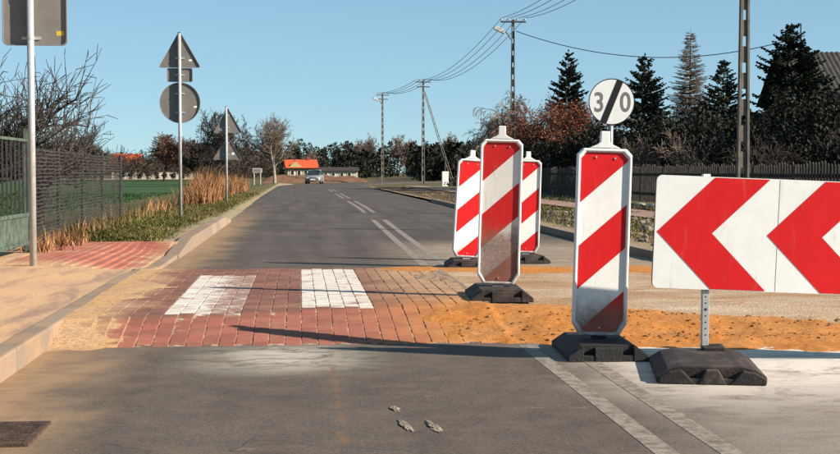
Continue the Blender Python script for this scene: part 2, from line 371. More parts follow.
def tag(o, label, cat, group=None):
    o['label'] = label; o['category'] = cat
    if group: o['group'] = group
    return o
def struct(o, label=None):
    o['kind'] = 'structure'
    if label: o['label'] = label
    return o
def stuff(o, label=None, cat=None):
    o['kind'] = 'stuff'
    if label: o['label'] = label
    if cat: o['category'] = cat
    return o
def grid(name, xs, ys, zf, mat, parent=None, smooth=True, skirt=None):
    X, Y = np.meshgrid(xs, ys); Z = zf(X, Y); V = np.stack([X, Y, Z], -1).reshape(-1, 3)
    nx, ny = len(xs), len(ys); i = np.arange(nx*ny).reshape(ny, nx)
    F = np.stack([i[:-1,:-1], i[:-1,1:], i[1:,1:], i[1:,:-1]], -1).reshape(-1, 4)
    return np_mesh(name, V, F, mat, parent, smooth)
def vnoise(x, y, seed=0, oct=4, freq=1.0):
    """cheap smooth value noise, -1..1"""
    x = np.asarray(x, float); y = np.asarray(y, float); r = np.zeros_like(x); a = 1.0; tot = 0
    def h(i, j, k):
        q = np.sin(i*127.1 + j*311.7 + k*74.7 + seed*19.19)*43758.5453; return q - np.floor(q)
    for o in range(oct):
        X = x*freq*2**o + 13.7*o; Y = y*freq*2**o - 7.3*o; i = np.floor(X); j = np.floor(Y); u = X-i; v = Y-j
        u = u*u*(3-2*u); v = v*v*(3-2*v)
        n = (h(i,j,o)*(1-u)+h(i+1,j,o)*u)*(1-v) + (h(i,j+1,o)*(1-u)+h(i+1,j+1,o)*u)*v
        r += a*(2*n-1); tot += a; a *= 0.5
    return r/tot
def sstep(x, a, b):
    t = np.clip((np.asarray(x, float)-a)/(b-a), 0, 1); return t*t*(3-2*t)

# ============================================================ THE SETTING
def shift(Y): return np.maximum(0, np.asarray(Y, float)-95)**2/200
def road_r(Y): return 4.2 + 0.4*sstep(Y, 15, 45)
gnd = MB().poly([(-1500,-1500,-0.08),(1500,-1500,-0.08),(1500,1500,-0.08),(-1500,1500,-0.08)]).build('ground', 'ground')
struct(gnd, 'flat fields and soil reaching the horizon')

ys = np.concatenate([np.arange(-12, 30, 1.0), np.arange(30, 165, 2.5)])
V = []; 
for Y in ys:
    s = float(shift(Y)); l = -1.52 - 0.15*float(sstep(Y, 25, 60)) + s; r = float(road_r(Y)) + s
    for x, z in ((l, -0.12), (l, 0.0), ((l+r)/2, 0.0), (r, 0.0), (r, -0.12)): V.append((x, Y, z))
F = [(k*5+j, k*5+j+1, (k+1)*5+j+1, (k+1)*5+j) for k in range(len(ys)-1) for j in range(4)]
road = struct(np_mesh('road', V, F, 'asphalt'), 'worn grey asphalt road dusted with sand near the works')

def cx(Y): return 1.36 + 0.36*float(sstep(Y, 8, 42))
def line(y0, y1, off, wd=0.105):
    n = max(2, int((y1-y0)/2)+1); m = MB()
    for k in range(n):
        a = y0+(y1-y0)*k/n; b = y0+(y1-y0)*(k+1)/n
        m.poly([(cx(a)+off-wd/2, a, 0.0015), (cx(a)+off+wd/2, a, 0.0015), (cx(b)+off+wd/2, b, 0.0015), (cx(b)+off-wd/2, b, 0.0015)])
    return m.build('lane_line', 'paint', road)
for off in (0.0, 0.245):
    line(-6, 7.75, off, 0.092); line(13.6, 28.5, off); line(33.5, 47, off); line(52, 64, off); line(70, 80, off)

# --- raised crossing under construction
def tz(x, y):
    x = np.asarray(x, float); y = np.asarray(y, float)
    yt = 8.55 + 0.33*(np.clip(x, -1.5, 0.6)+0.9)
    up = np.clip((y-7.88)/(yt-7.88), 0, 1); dn = np.clip((13.35-y)/0.75, 0, 1)
    return 0.12*np.minimum(up, dn)
cross = struct(empty('raised_crossing', (0, 0, 0)), 'raised red block crossing with white stripes, half finished')
grid('bedding', np.arange(-1.5, 1.36, 0.05), np.arange(7.86, 13.38, 0.04), lambda X, Y: tz(X, Y)-0.0035, 'joint', cross)
def block_mesh(mat, w=0.096, l=0.0965):
    m = MB(); a, b, c = w/2, l/2, 0.0035
    p = [(-a,-b,-.03),(a,-b,-.03),(a,b,-.03),(-a,b,-.03),(-a,-b,-c),(a,-b,-c),(a,b,-c),(-a,b,-c),(-a+c,-b+c,0),(a-c,-b+c,0),(a-c,b-c,0),(-a+c,b-c,0)]
    m.v = p; m.f = [(8,9,10,11)] + [(i,(i+1)%4,4+(i+1)%4,4+i) for i in range(4)] + [(4+i,4+(i+1)%4,8+(i+1)%4,8+i) for i in range(4)]
    return m
bm_red = block_mesh('r').mesh('paving_block', 'block_red'); bm_wht = block_mesh('w').mesh('painted_block', 'block_white')
base_v = np.array(block_mesh('r').v); base_f = np.array([list(f) for f in block_mesh('r').f])
blocks = []
ncol = 28
for i in range(ncol):
    x = -1.445 + 0.1*i
    ymax = 13.3
    for j in range(56):
        y = 7.935 + 0.1*j + (0.05 if i % 2 else 0.0)
        if y > ymax: continue
        if x > 1.05 and (y-8.6)*0.25 + random.uniform(-.3, .3) > 1.4-x + 0.5: continue
        wht = (-0.91 < x < -0.39 and 8.62 < y < 11.75) or (-0.01 < x < 0.5 and 8.98 < y < 12.45)
        z = float(tz(x, y)) + random.gauss(0, 0.0012); sl = (float(tz(x, y+.06))-float(tz(x, y-.06)))/0.12
        blocks.append((x + random.gauss(0, .0012), y + random.gauss(0, .0015), z, math.atan(sl), random.gauss(0, 0.008), wht))
blocks.sort(key=lambda b: b[1] + (3.0 if b[0] > 0.95 or b[0] < -1.05 else 0.0))
VV = {True: [], False: []}
for k, (x, y, z, ax, az, wht) in enumerate(blocks):
    mtx = Matrix.Translation((x, y, z)) @ Euler((ax + random.gauss(0, .006), random.gauss(0, .006), az)).to_matrix().to_4x4()
    if k < 300:
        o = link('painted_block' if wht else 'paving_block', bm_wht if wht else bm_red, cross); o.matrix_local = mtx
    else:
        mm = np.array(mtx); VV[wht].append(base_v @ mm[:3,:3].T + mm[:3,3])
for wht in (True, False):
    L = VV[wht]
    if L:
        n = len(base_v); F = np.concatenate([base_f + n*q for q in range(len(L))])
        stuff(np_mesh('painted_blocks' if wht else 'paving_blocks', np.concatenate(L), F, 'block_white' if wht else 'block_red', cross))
sub = grid('sub_base', np.arange(1.16, 4.2, 0.05), np.arange(7.7, 14.0, 0.05),
     lambda X, Y: (tz(0.6, Y)-0.02 + 0.012*vnoise(X, Y, 3, 4, 2.2)) * sstep(Y, 7.7, 8.1) * (1-sstep(Y, 13.5, 13.95)) - 0.012*(1-sstep(Y, 7.72, 7.9)) - 0.012*sstep(Y, 13.7, 13.98) - 0.05*(1-sstep(X, 1.16, 1.36)), 'subbase', cross)
sub['label'] = 'pale compacted stone base of the unfinished right half'

def sandz(support):
    def f(X, Y):
        yf = 7.88 - 0.16*np.clip(X-0.6, 0, 6); yb = 9.25 - 0.36*np.clip(X-1.2, 0, 6) + 0.25*(1-sstep(X, 0.4, 1.6))
        m = np.minimum(Y-yf, yb-Y) + 0.10*vnoise(X, Y, 5, 3, 2.5)
        t = 0.020*np.clip(m/0.22, -1.4, 1.0) + 0.014*vnoise(X, Y, 8, 4, 5) + 0.012*np.abs(vnoise(X, Y*1.6, 12, 2, 2.2)) - 0.010*np.exp(-((Y-8.35+.1*X)/.07)**2)*sstep(X, 1.6, 2.2) + 0.010*np.maximum(0, vnoise(X, Y, 9, 2, 14))
        t = t - 0.042*(1-sstep(X, 0.30, 1.75))*(1.0+0.9*vnoise(X, Y, 11, 4, 2.2)) - 0.05*(1-sstep(X, 0.25, 0.6)) - 0.05*sstep(X, 5.0, 5.5)
        return support(X, Y) + np.clip(t, -0.06, 0.1)
    return f
so = lambda X, Y: np.where(X < 1.3, tz(X, Y), np.maximum(0, tz(0.6, Y)-0.012))
sand = stuff(grid('sand_strip', np.arange(0.2, 5.6, 0.025), np.arange(6.7, 9.9, 0.025), sandz(so), 'sand', None),
      'band of orange sand spread across the front of the raised crossing', 'sand')
def left_sand(X, Y):
    t = 0.016*(1-sstep(X, -1.5, -0.75)) - 0.010 + 0.013*vnoise(X, Y, 21, 4, 1.7) + 0.002*vnoise(X, Y, 22, 3, 9) - 0.02*sstep(X, -0.8, -0.55)
    t = t - 0.03*(1-sstep(Y, 7.0, 7.9)) - 0.02*sstep(Y, 12.6, 13.6)
    return tz(X, Y) + np.clip(t, -0.03, 0.03)
stuff(grid('kerb_sand', np.arange(-1.51, -0.5, 0.025), np.arange(6.6, 13.9, 0.04), left_sand, 'sand_light'), 'dry sand drifted over the paving along the left kerb', 'sand')
def back_sand(X, Y):
    t = 0.02*np.clip(np.minimum(np.minimum(Y-12.1, 13.75-Y), np.minimum(X-0.7, 3.6-X))/0.3, -1.5, 1) - 0.004 + 0.014*vnoise(X, Y, 31, 4, 2.4)
    return np.maximum(tz(0.6, Y), 0)*np.where(X < 1.3, 1, 0.9) + np.clip(t, -0.05, 0.05)
stuff(grid('loose_sand', np.arange(0.4, 3.9, 0.03), np.arange(11.7, 14.1, 0.03), back_sand, 'sand'), 'loose orange sand behind the muddy beacon board', 'sand')

# --- left footway, kerb, verge
def kz(Y):
    Y = np.asarray(Y, float); a = 0.12 - 0.085*sstep(Y, 12.6, 13.6) + 0.125*sstep(Y, 16.2, 17.8); return a - 0.14*sstep(Y, 25.5, 28.5)
def footz(X, Y): return kz(Y) + (0.135-kz(Y))*sstep(-X, 1.75, 2.5) + 0.006*vnoise(X, Y, 41, 4, 1.1) - 0.002 - 0.008*((X > -2.97)&(X < -1.66)&(Y > 13.18))
foot = struct(grid('footway', np.linspace(-5.0, -1.60, 40), np.arange(-4, 17.5, 0.1), footz, 'foot'), 'footway covered with pale drifted sand')
L = []
for i in range(13):
    for j in range(42):
        x = -2.92 + 0.1*i; y = 13.25 + 0.1*j + (0.05 if i % 2 else 0)
        if y > 17.35: continue
        L.append(base_v + np.array([x, y, float(footz(np.array(x), np.array(y)))+0.0105+random.gauss(0, .0008)]))
n = len(base_v)
stuff(np_mesh('footway_blocks', np.concatenate(L), np.concatenate([base_f+n*q for q in range(len(L))]), 'block_foot', foot))
kerb = struct(empty('kerb', (-1.555, 0, 0)), 'concrete kerb stones along the left footway')
for k in range(-2, 28):
    y0, y1 = k+0.006, k+0.994; a, b = float(kz(y0)), float(kz(y1)); wd = 0.13 if k < 16 else 0.17
    m = MB(); m.box(-wd/2, wd/2, y0, y1, -0.16, 0.0)
    m.v = [(x + (0.03 if k >= 16 and z < 0 else 0), y, (a if y < k+0.5 else b)+0.006 if z == 0 else z) for x, y, z in m.v]
    m.build('kerb_stone', 'kerb', kerb, bevel=0.014)
kr = struct(empty('kerb', (4.28, 0, 0)), 'low dusty kerb stones along the closed right lane')
for k in range(3, 46):
    y0, y1 = k+0.006, k+0.994; dx = float(road_r(k+.5))-4.2
    m = MB().box(dx-0.06, dx+0.07, y0, y1, -0.16, 0.10 if k > 14 else 0.075); m.build('kerb_stone', 'kerb', kr, bevel=0.012)

vy = np.concatenate([np.arange(17.42, 40, 0.25), np.arange(40, 112, 1.0)])
def vergez(X, Y):
    e = (0.13 - 0.08*sstep(Y, 26, 30))*(1-sstep(Y, 26, 29)*(1-sstep(-X, 1.5, 1.95)))-.012*sstep(Y, 26, 29)*(1-sstep(-X, 1.45, 1.7)); return (e + 0.05*sstep(-X, 1.7, 2.6)*(1-sstep(-X, 3, 3.6)))*(1-sstep(-X, 3.8, 6.4)) - 0.06*sstep(-X, 4.4, 6.4) + 0.03*vnoise(X, Y, 51, 4, 1.2) - 0.12*(1-sstep(Y, 17.42, 17.75))
verge = grid('verge', np.linspace(-6.6, -1.5, 45), vy, vergez, 'verge')
me = verge.data; co = np.empty(len(me.vertices)*3, np.float32); me.vertices.foreach_get('co', co); co = co.reshape(-1, 3)
co[:,0] += (shift(co[:,1]) - 0.15*sstep(co[:,1], 25, 60) + 0.02)*np.clip((co[:,0]+6.6)/5.0, 0, 1); me.vertices.foreach_set('co', co.ravel())
struct(verge, 'grassy verge between the road and the field')

rs = np.concatenate([np.arange(3, 40, 0.22), np.arange(40, 90, 0.8)])
def rightz(X, Y):
    bump = 0.09*np.maximum(0, vnoise(X, Y, 61, 4, 1.3))*sstep(X, 4.7, 5.3)*(1-sstep(X, 6.6, 7.2)) + 0.05*vnoise(X, Y, 62, 4, 0.6)*sstep(X, 8.9, 9.6)
    return 0.05 + bump + 0.012*vnoise(X, Y, 63, 3, 3) - 0.15*sstep(X, 12.2, 13.4)
rgt = grid('roadside', np.arange(4.33, 13.5, 0.16), rs, rightz, 'right')
me = rgt.data; co = np.empty(len(me.vertices)*3, np.float32); me.vertices.foreach_get('co', co); co = co.reshape(-1, 3)
co[:,0] += (road_r(co[:,1])-4.2 + shift(co[:,1]))*np.clip((13.3-co[:,0])/9, 0, 1); me.vertices.foreach_set('co', co.ravel())
struct(rgt, 'dug up dark soil and dry grass beside the closed lane')
pth = struct(grid('path', np.arange(7.35, 8.66, 0.1), np.arange(2, 92, 0.5), lambda X, Y: 0.085 + 0.006*vnoise(X, Y, 71, 3, 1), 'path'), 'reddish paved path beyond the dug up soil')

# earth bank and far stubble strip
def bankz(X, Y):
    e = np.minimum(np.minimum(X+4.5, 7.4-X)/1.6, np.minimum(Y-133, 143-Y)/3.0); return -0.2 + 0.95*np.clip(e, 0, 1)*(0.85+0.25*vnoise(X, Y, 81, 3, .5)) + 0.10*vnoise(X, Y, 82, 3, 1.5)
struct(grid('earth_bank', np.arange(-5, 7.9, 0.3), np.arange(132, 144, 0.4), bankz, 'bank'), 'low rust brown earth bank where the road bends')
struct(MB().poly([(-110, 182, -0.02), (-14, 182, -0.02), (-14, 214, -0.02), (-110, 214, -0.02)]).build('stubble_field', 'straw'), 'strip of pale stubble beyond the green field')

# ============================================================ ROAD WORKS FURNITURE
def rubber_base(root, w=0.45, d=0.70, h=0.088, mat='rubber', fancy=False):
    a = w/2; out = [(-a, 0.0), (a, 0.0), (a, 0.032), (a-0.075, h), (-a+0.075, h), (-a, 0.032)]
    m = MB(); mid = d*0.5
    m.prism(out, -mid+0.05, mid-0.05)                                                   # core
    for s in (-1, 1):                                                                   # raised ribs on both long faces leave the grip slots
        y0, y1 = sorted((s*(mid-0.052), s*mid))
        m.prism([(-a, 0), (-a*0.62, 0), (-a*0.62, h-0.006), (-a+0.078, h-0.006), (-a, 0.030)], y0, y1)
        m.prism([(a*0.62, 0), (a, 0), (a, 0.030), (a-0.078, h-0.006), (a*0.62, h-0.006)], y0, y1)
        m.prism([(-a*0.34, 0), (a*0.34, 0), (a*0.34, h-0.012), (-a*0.34, h-0.012)], y0, y1)
        m.prism([(-a*0.62, 0), (-a*0.34, 0), (-a*0.34, 0.035), (-a*0.62, 0.035)], y0+0.004, y1-0.004)
        m.prism([(a*0.34, 0), (a*0.62, 0), (a*0.62, 0.035), (a*0.34, 0.035)], y0+0.004, y1-0.004)
    return m.build('base', mat, root, bevel=0.006)
OUT = [(-.158,.175),(-.115,.105),(.115,.105),(.158,.175),(.158,1.150),(.125,1.185),(-.125,1.185),(-.158,1.150)]
def inset(out, k, cxz=(0, .63)):
    r = []
    for x, z in out: r.append((x - math.copysign(k, x), z + (k if z < .5 else -k)))
    return r
def beacon(loc, rz, lean, label, white='bwhite', red='bred', rub='rubber', brz=0.0, pitch=0.0):
    root = empty('beacon_board', loc, rz); tag(root, label, 'beacon board', 'striped beacon boards closing the lane')
    b = rubber_base(root, mat=rub); b.rotation_euler = (0, 0, brz)
    piv = Matrix.Translation((0, 0, .1)) @ Euler((pitch, lean, 0)).to_matrix().to_4x4() @ Matrix.Translation((0, 0, -.1))
    # frame: rounded ring
    o1, o2 = OUT, inset(OUT, 0.019); n = len(o1); m = MB()
    prof = [(o1, -.020), (o1, .020), (inset(OUT, .005), .028), (inset(OUT, .014), .028), (o2, .020), (o2, -.020), (inset(OUT, .014), -.028), (inset(OUT, .005), -.028)]
    for ring, y in prof: m.v += [(x, y, z) for x, z in ring]
    for q in range(8):
        for k in range(n): m.f.append((q*n+k, q*n+(k+1)%n, ((q+1)%8)*n+(k+1)%n, ((q+1)%8)*n+k))
    fr = m.build('frame', 'plastic', root, bevel=0.003); fr.matrix_local = piv
    st = MB().prism([(-.028,.02),(.028,.02),(.045,.107),(-.045,.107)], -.018, .018).build('stem', 'rubber' if rub == 'rubber' else 'plastic', root, bevel=.004); st.matrix_local = piv
    pl = MB().prism(inset(OUT, .0185), -.012, .012).build('panel', white, root); pl.matrix_local = piv
    # red stripes: parallelograms clipped to the panel, rising to the right
    poly = inset(OUT, .023); W = .117
    def clip(lo, hi):
        pts = list(poly); k = 0.90
        for sgn, c in ((1, lo), (-1, hi)):
            res = []
            for q in range(len(pts)):
                a, b2 = pts[q], pts[(q+1) % len(pts)]; fa = sgn*((a[1]-k*a[0])-c); fb = sgn*((b2[1]-k*b2[0])-c)
                if fa >= 0: res.append(a)
                if (fa >= 0) != (fb >= 0): t = fa/(fa-fb); res.append((a[0]+(b2[0]-a[0])*t, a[1]+(b2[1]-a[1])*t))
            pts = res
            if len(pts) < 3: return None
        return pts
    P = 0.50
    for k in range(4):
        hi = 1.243 - k*P; lo = hi - P*0.5
        if k == 0: hi = 1.4
        for ysgn in (-1, 1):
            q = clip(lo, hi)
            if q:
                y0, y1 = sorted((ysgn*.0118, ysgn*.0135)); s_ = MB().prism(q, y0, y1).build('stripe', red, pl)
    kn = MB().prism([(-.09,1.188),(.09,1.188),(.045,1.208),(.028,1.222),(.026,1.285),(-.026,1.285),(-.028,1.222),(-.045,1.208)], -.022, .022).build('handle', 'plastic', root, bevel=.005); kn.matrix_local = piv
    bs = MB()
    for x, z in ((-.05, 1.135), (.06, 1.13), (0, .15)):
        bs.tube([(x, -.0137, z), (x, -.019, z)], .006, 6)
    for x, z in ((-.05, 1.135), (.06, 1.13), (0, .15)):
        r_ = MB().tube([(x, -.0133, z), (x, -.019, z)], .006, 6).build('rivet', 'galv', root); r_.matrix_local = piv
    return root
yw = R(-5.27)
beacon((1.72, 7.38, 0.0), yw+R(2), R(1.6), 'tall striped beacon board nearest the camera, its foot in shade beside the chevron board', 'bwhite_shade', 'bred_shade')
beacon((1.475, 9.62, 0.108), yw-R(4), R(1.4), 'mud stained striped beacon board with brown lower third, on the orange sand', 'bwhite_mud', 'bred_mud', 'rubber_dusty', R(6))
beacon((1.82, 14.2, 0.006), yw+R(10), R(3.6), 'leaning striped beacon board left of and behind the muddy one', rub='rubber_dusty', brz=R(-8))
beacon((2.62, 15.0, 0.004), yw+R(3), R(1.6), 'striped beacon board half hidden behind the muddy one, on its right', rub='rubber_dusty', brz=R(4))

# chevron board on two posts
def chevron():
    root = empty('chevron_board', (2.205, 6.9, -.02), yw); tag(root, 'wide red and white chevron board pointing left on black rubber feet', 'chevron board')
    Wd, z0, z1 = 2.4, 0.43, 1.045; x0 = -0.285; x1 = x0+Wd; zc = (z0+z1)/2; h = (z1-z0)/2
    tilt = Matrix.Translation((0, 0, zc)) @ Euler((0, R(2.2), 0)).to_matrix().to_4x4() @ Matrix.Translation((0, 0, -zc))
    r = 0.03; out = []
    for cx_, cz, a0 in ((x0+r, z0+r, 180), (x1-r, z0+r, 270), (x1-r, z1-r, 0), (x0+r, z1-r, 90)):
        for q in range(5): t = R(a0+q*22.5); out.append((cx_+r*math.cos(t), cz+r*math.sin(t)))
    pl = MB().prism(out, -.006, .006).build('panel', 'bwhite', root); pl.matrix_local = tilt
    rim = MB(); o2 = [(x+(0.006 if x < 0 else -0.006), z+(0.006 if z < zc else -0.006)) for x, z in out]; n = len(out)
    for ring, y in ((out, .0062), (out, .030), (o2, .030), (o2, .0062)): rim.v += [(x, y, z) for x, z in ring]
    for q in range(3):
        for k in range(n): rim.f.append((q*n+k, q*n+(k+1)%n, (q+1)*n+(k+1)%n, (q+1)*n+k))
    rm = rim.build('rim', 'steel_dark', root); rm.matrix_local = tilt
    for k in range(4):
        a = x0 + 0.012 + k*0.6; hh = h-0.004
        tip, inn = a, a+0.30
        q = [(tip, zc), (tip+hh, zc-hh), (min(inn+hh, x1-.01), zc-hh), (inn, zc), (min(inn+hh, x1-.01), zc+hh), (tip+hh, zc+hh)]
        if k == 3: q = [(tip, zc), (tip+hh, zc-hh), (x1-.01, zc-hh), (x1-.01, zc-hh+.003), (inn, zc), (x1-.01, zc+hh-.003), (x1-.01, zc+hh), (tip+hh, zc+hh)]
        m = MB(); n = len(q)                                     # two convex halves so the concave arrow fills cleanly
        half = n//2
        lo = [q[0], q[1], q[2], q[3]] if n == 6 else [q[0], q[1], q[2], q[3], q[4]]
        hi = [q[0], q[3], q[4], q[5]] if n == 6 else [q[0], q[4], q[5], q[6], q[7]]
        for part in (lo, hi): m.poly([(x, -.0078, z) for x, z in part])
        c = m.build('chevron', 'bred', root); c.matrix_local = tilt
        for p in c.data.polygons:
            if p.normal.y > 0: p.flip()
    for x in (.385, 1.585):
        sm = MB().box(x-.0007, x+.0007, -.0070, -.0062, z0+.004, z1-.004).build('seam', 'signback', root); sm.matrix_local = tilt
    for x in (.0, 1.83):
        bk = MB().box(x-.02, x+.02, .0065, .05, .93, z1+.014).build('bracket', 'plastic', root, bevel=.003)
    for x in (0.0, 1.83):
        m = MB(); s = 0.019
        m.box(-s, s, -s, s, 0.06, 0.925)
        for q in range(0): pass
        po = m.build('post', 'galv', root, bevel=.003); po.location = (x, 0.0275, 0)
        for q in range(9):
            hb = MB().tube([(0, -s-.0006, .18+q*.035), (0, -s-.0012, .18+q*.035)], .0042 if q != 4 else .008, 8).build('bolt_hole', 'black' if q != 4 else 'steel_dark', po)
        b = empty('base', (x-0.07, -0.31, .02)); b.parent = root; b.rotation_euler = (0, 0, R(-7) if x == 0 else R(6))
        w, d, h2 = 0.54, 0.78, 0.085
        m = MB(); a = w/2
        m.prism([(-a, 0), (a, 0), (a, .035), (a-.055, h2-.015), (a-.12, h2), (-a+.12, h2), (-a+.055, h2-.015), (-a, .035)], -d/2+.05, d/2-.05)
        for sy in (-1, 1):
            y0, y1 = sorted((sy*(d/2-.052), sy*d/2))
            m.prism([(-a+.01, 0), (-a+.19, 0), (-a+.12, h2-.015), (-a+.06, h2-.025), (-a+.01, .032)], y0, y1)
            m.prism([(-.07, 0), (.07, 0), (.03, h2-.012), (-.03, h2-.012)], y0, y1)
            m.prism([(a-.19, 0), (a-.01, 0), (a-.01, .032), (a-.06, h2-.025), (a-.12, h2-.015)], y0, y1)
            m.prism([(-a+.02, 0), (a-.02, 0), (a-.02, .03), (-a+.02, .03)], y0+.006, y1-.006)
        m.box(.01, .13, .24, .41, h2-.005, h2+.018)
        body = m.build('body', 'rubber_dusty', b, bevel=.007)
        MB().box(.04, .108, .298, .376, h2+.0175, h2+.0195).build('socket', 'void', b)
    return root
chevron()

# ============================================================ ROAD SIGNS
def disc(r, n=48): return [(r*math.cos(2*math.pi*k/n), r*math.sin(2*math.pi*k/n)) for k in range(n)]
def rtri(w, h, r=0.04):
    pts = [(-w/2, 0), (w/2, 0), (0, h)]; out = []
    for i in range(3):
        p = Vector(pts[i]); a = (Vector(pts[i-1])-p).normalized(); b = (Vector(pts[(i+1)%3])-p).normalized()
        for t in (0, .25, .5, .75, 1):
            A = p + a*r*(1-t)*1.2; B = p + b*r*t*1.2; out.append(tuple(A*(1-t)*1.0 + B*t + p*0.0 if False else p + (a*(1-t)**2 + b*t**2)*r*1.3))
    return out
def rrect(w, h, r=0.04):
    out = []
    for cx_, cz, a0 in ((-w/2+r, r, 180), (w/2-r, r, 270), (w/2-r, h-r, 0), (-w/2+r, h-r, 90)):
        for q in range(5): t = R(a0+q*22.5); out.append((cx_+r*math.cos(t), cz+r*math.sin(t)))
    return out
def plate(root, name, out, z, y, mat, frame=True, dx=0.0, th=.0025):
    o = MB().prism([(x+dx, q+z) for x, q in out], y, y+th).build(name, mat, root)
    if frame:                                                    # folded rim on the back
        m = MB(); n = len(out); cx_ = sum(p[0] for p in out)/n; cz = sum(p[1] for p in out)/n
        inn = [(cx_+(x-cx_)*.972, cz+(q-cz)*.972) for x, q in out]
        for ring, yy in ((out, y-.0004), (out, y-.022), (inn, y-.022), (inn, y-.0004)): m.v += [(x+dx, yy, q+z) for x, q in ring]
        for a in range(3):
            for k in range(n): m.f.append((a*n+k, a*n+(k+1)%n, (a+1)*n+(k+1)%n, (a+1)*n+k))
        m.build('rim', mat, o)
    return o
def post(root, h, r=0.03):
    MB().tube([(0, 0, -.1), (0, 0, h)], r, 14).build('post', 'galv', root, smooth=True)
    MB().tube([(0, 0, h+.0005), (0, 0, h+.012)], r*1.08, 14).build('post_cap', 'steel_dark', root, smooth=True)
def clamp(root, z, r=.03, w=.09):
    m = MB(); m.box(-w, w, r*1.02, r+.012, z-.014, z+.014); m.tube([(0, 0, z-.016), (0, 0, z+.016)], r*1.12, 14)
    m.build('clamp', 'galv', root)
def sticker(root, x, z, y, w=.06, h=.035, mat='signwhite'): MB().box(x-w/2, x+w/2, y-.0012, y-.0004, z-h/2, z+h/2).build('sticker', mat, root)
g = 'road signs seen from behind'
t = empty('road_sign', (-2.60, 12.98, 0.13), R(-2)); tag(t, 'grey back of a square sign with yellow sticker, on the leftmost galvanised post', 'road sign', g)
post(t, 2.95, .034); plate(t, 'sign_plate', rrect(.62, .62, .05), 2.15, .047, 'signback', dx=.035); clamp(t, 2.22, .034); clamp(t, 2.68, .034); sticker(t, .275, 2.27, .047, .075, .045, 'yellow')
t = empty('road_sign', (-2.27, 25.1, 0.16), R(-3)); tag(t, 'tall pole with triangle, small plate and round sign seen from behind', 'road sign', g)
post(t, 3.52, .032); plate(t, 'triangle_plate', rtri(.80, .70), 2.87, .045, 'signback'); plate(t, 'small_plate', rrect(.48, .26, .03), 2.60, .045, 'signback'); plate(t, 'round_plate', disc(.385), 2.205, .045, 'signback')
for z in (3.05, 2.73, 2.02, 2.38): clamp(t, z, .032)
sticker(t, .20, 3.01, .045); sticker(t, .29, 2.13, .045)
t = empty('road_sign', (-2.27, 40.8, 0.10), R(-3)); tag(t, 'short pole with two triangles seen from behind, by the dry reeds', 'road sign', g)
post(t, 2.97, .034); plate(t, 'triangle_plate', rtri(.90, .79), 2.16, .047, 'signback', dx=.04); plate(t, 'triangle_plate', rtri(.90, .74), 1.33, .047, 'signback', dx=.02)
for z in (2.33, 2.7, 1.5, 1.85): clamp(t, z, .034)
sticker(t, -.18, 2.26, .047, .08, .09); sticker(t, .2, 1.52, .047, .08, .07)

# end of thirty limit
t = empty('speed_sign', (5.36, 22.1, 0.06), R(-5)); tag(t, 'round white sign with grey 30 and black diagonal bar on a thin post', 'road sign')
MB().tube([(0, .034, -.1), (0, .034, 2.60)], .03, 14).build('post', 'galv', t, smooth=True)
fc = plate(t, 'sign_plate', disc(.40, 64), 2.20, -.004, 'signwhite', False, th=.004)
m = MB(); a, b = disc(.40, 64), disc(.384, 64)
for k in range(64):
    q = (k+1) % 64; m.poly([(a[k][0], -.0055, 2.2+a[k][1]), (a[q][0], -.0055, 2.2+a[q][1]), (b[q][0], -.0055, 2.2+b[q][1]), (b[k][0], -.0055, 2.2+b[k][1])])
m.build('border', 'black', t)
ang = R(68); d = Vector((math.cos(ang), math.sin(ang))); nn = Vector((-d.y, d.x)); hw = .056
pts = [d*.394+nn*hw, d*.394-nn*hw, -d*.394-nn*hw, -d*.394+nn*hw]; pts = [p*(.397/p.length) if p.length > .397 else p for p in pts]
bar = MB().prism([(p.x, p.y+2.2) for p in pts], -.0085, -.0068).build('diagonal_bar', 'black', t)
for ch, x in (('3', -.22), ('0', .235)):
    cu = bpy.data.curves.new('digit', 'FONT'); cu.body = ch; cu.align_x = 'CENTER'; cu.size = .47; cu.extrude = .0006; cu.offset = 0.008
    tmp = bpy.data.objects.new('digit', cu); C.objects.link(tmp)
    me = bpy.data.meshes.new_from_object(tmp.evaluated_get(bpy.context.evaluated_depsgraph_get())); bpy.data.objects.remove(tmp, do_unlink=True)
    me.materials.clear(); me.materials.append(M['greyfilm']); o = link('digit', me, t); o.location = (x, -.0055, 2.2-.165); o.rotation_euler = (R(90), 0, 0); o.scale = (.82, 1, 1)
clampz = MB().box(-.09, .09, .0005, .010, 2.05, 2.09); clampz.build('clamp', 'galv', t)

# ============================================================ DRAIN, CLODS, RUBBLE
dr = empty('drain_grate', (-1.27, 5.28, 0.003)); tag(dr, 'rusty cast iron drain grate set in the road by the left kerb', 'drain grate')
m = MB(); 
for a in ((-.23,.23,-.23,-.205), (-.23,.23,.205,.23), (-.23,-.205,-.205,.205), (.205,.23,-.205,.205), (-.012,.012,-.205,.205)): m.box(*a, -.02, .010)
m.build('frame', 'iron', dr); MB().box(-.228,.228,-.228,.228,-.001,.001).build('pit', 'void', dr)
for k in range(11):
    y = -.186+k*.0372
    for s in (-1, 1): x0, x1 = sorted((s*.0125, s*.2045)); MB().box(x0, x1, y-.0085, y+.0085, .0015, .009).build('bar', 'iron', dr)
def lump(r, seed, flat=.5, sub=2, lo=.72):
    bm = bmesh.new(); bmesh.ops.create_icosphere(bm, subdivisions=sub, radius=1); rr = random.Random(seed)
    for v in bm.verts: v.co *= rr.uniform(lo, 1.12); v.co.z *= flat
    for v in bm.verts: v.co *= r
    me = bpy.data.meshes.new('lump'); bm.to_mesh(me); bm.free(); return me
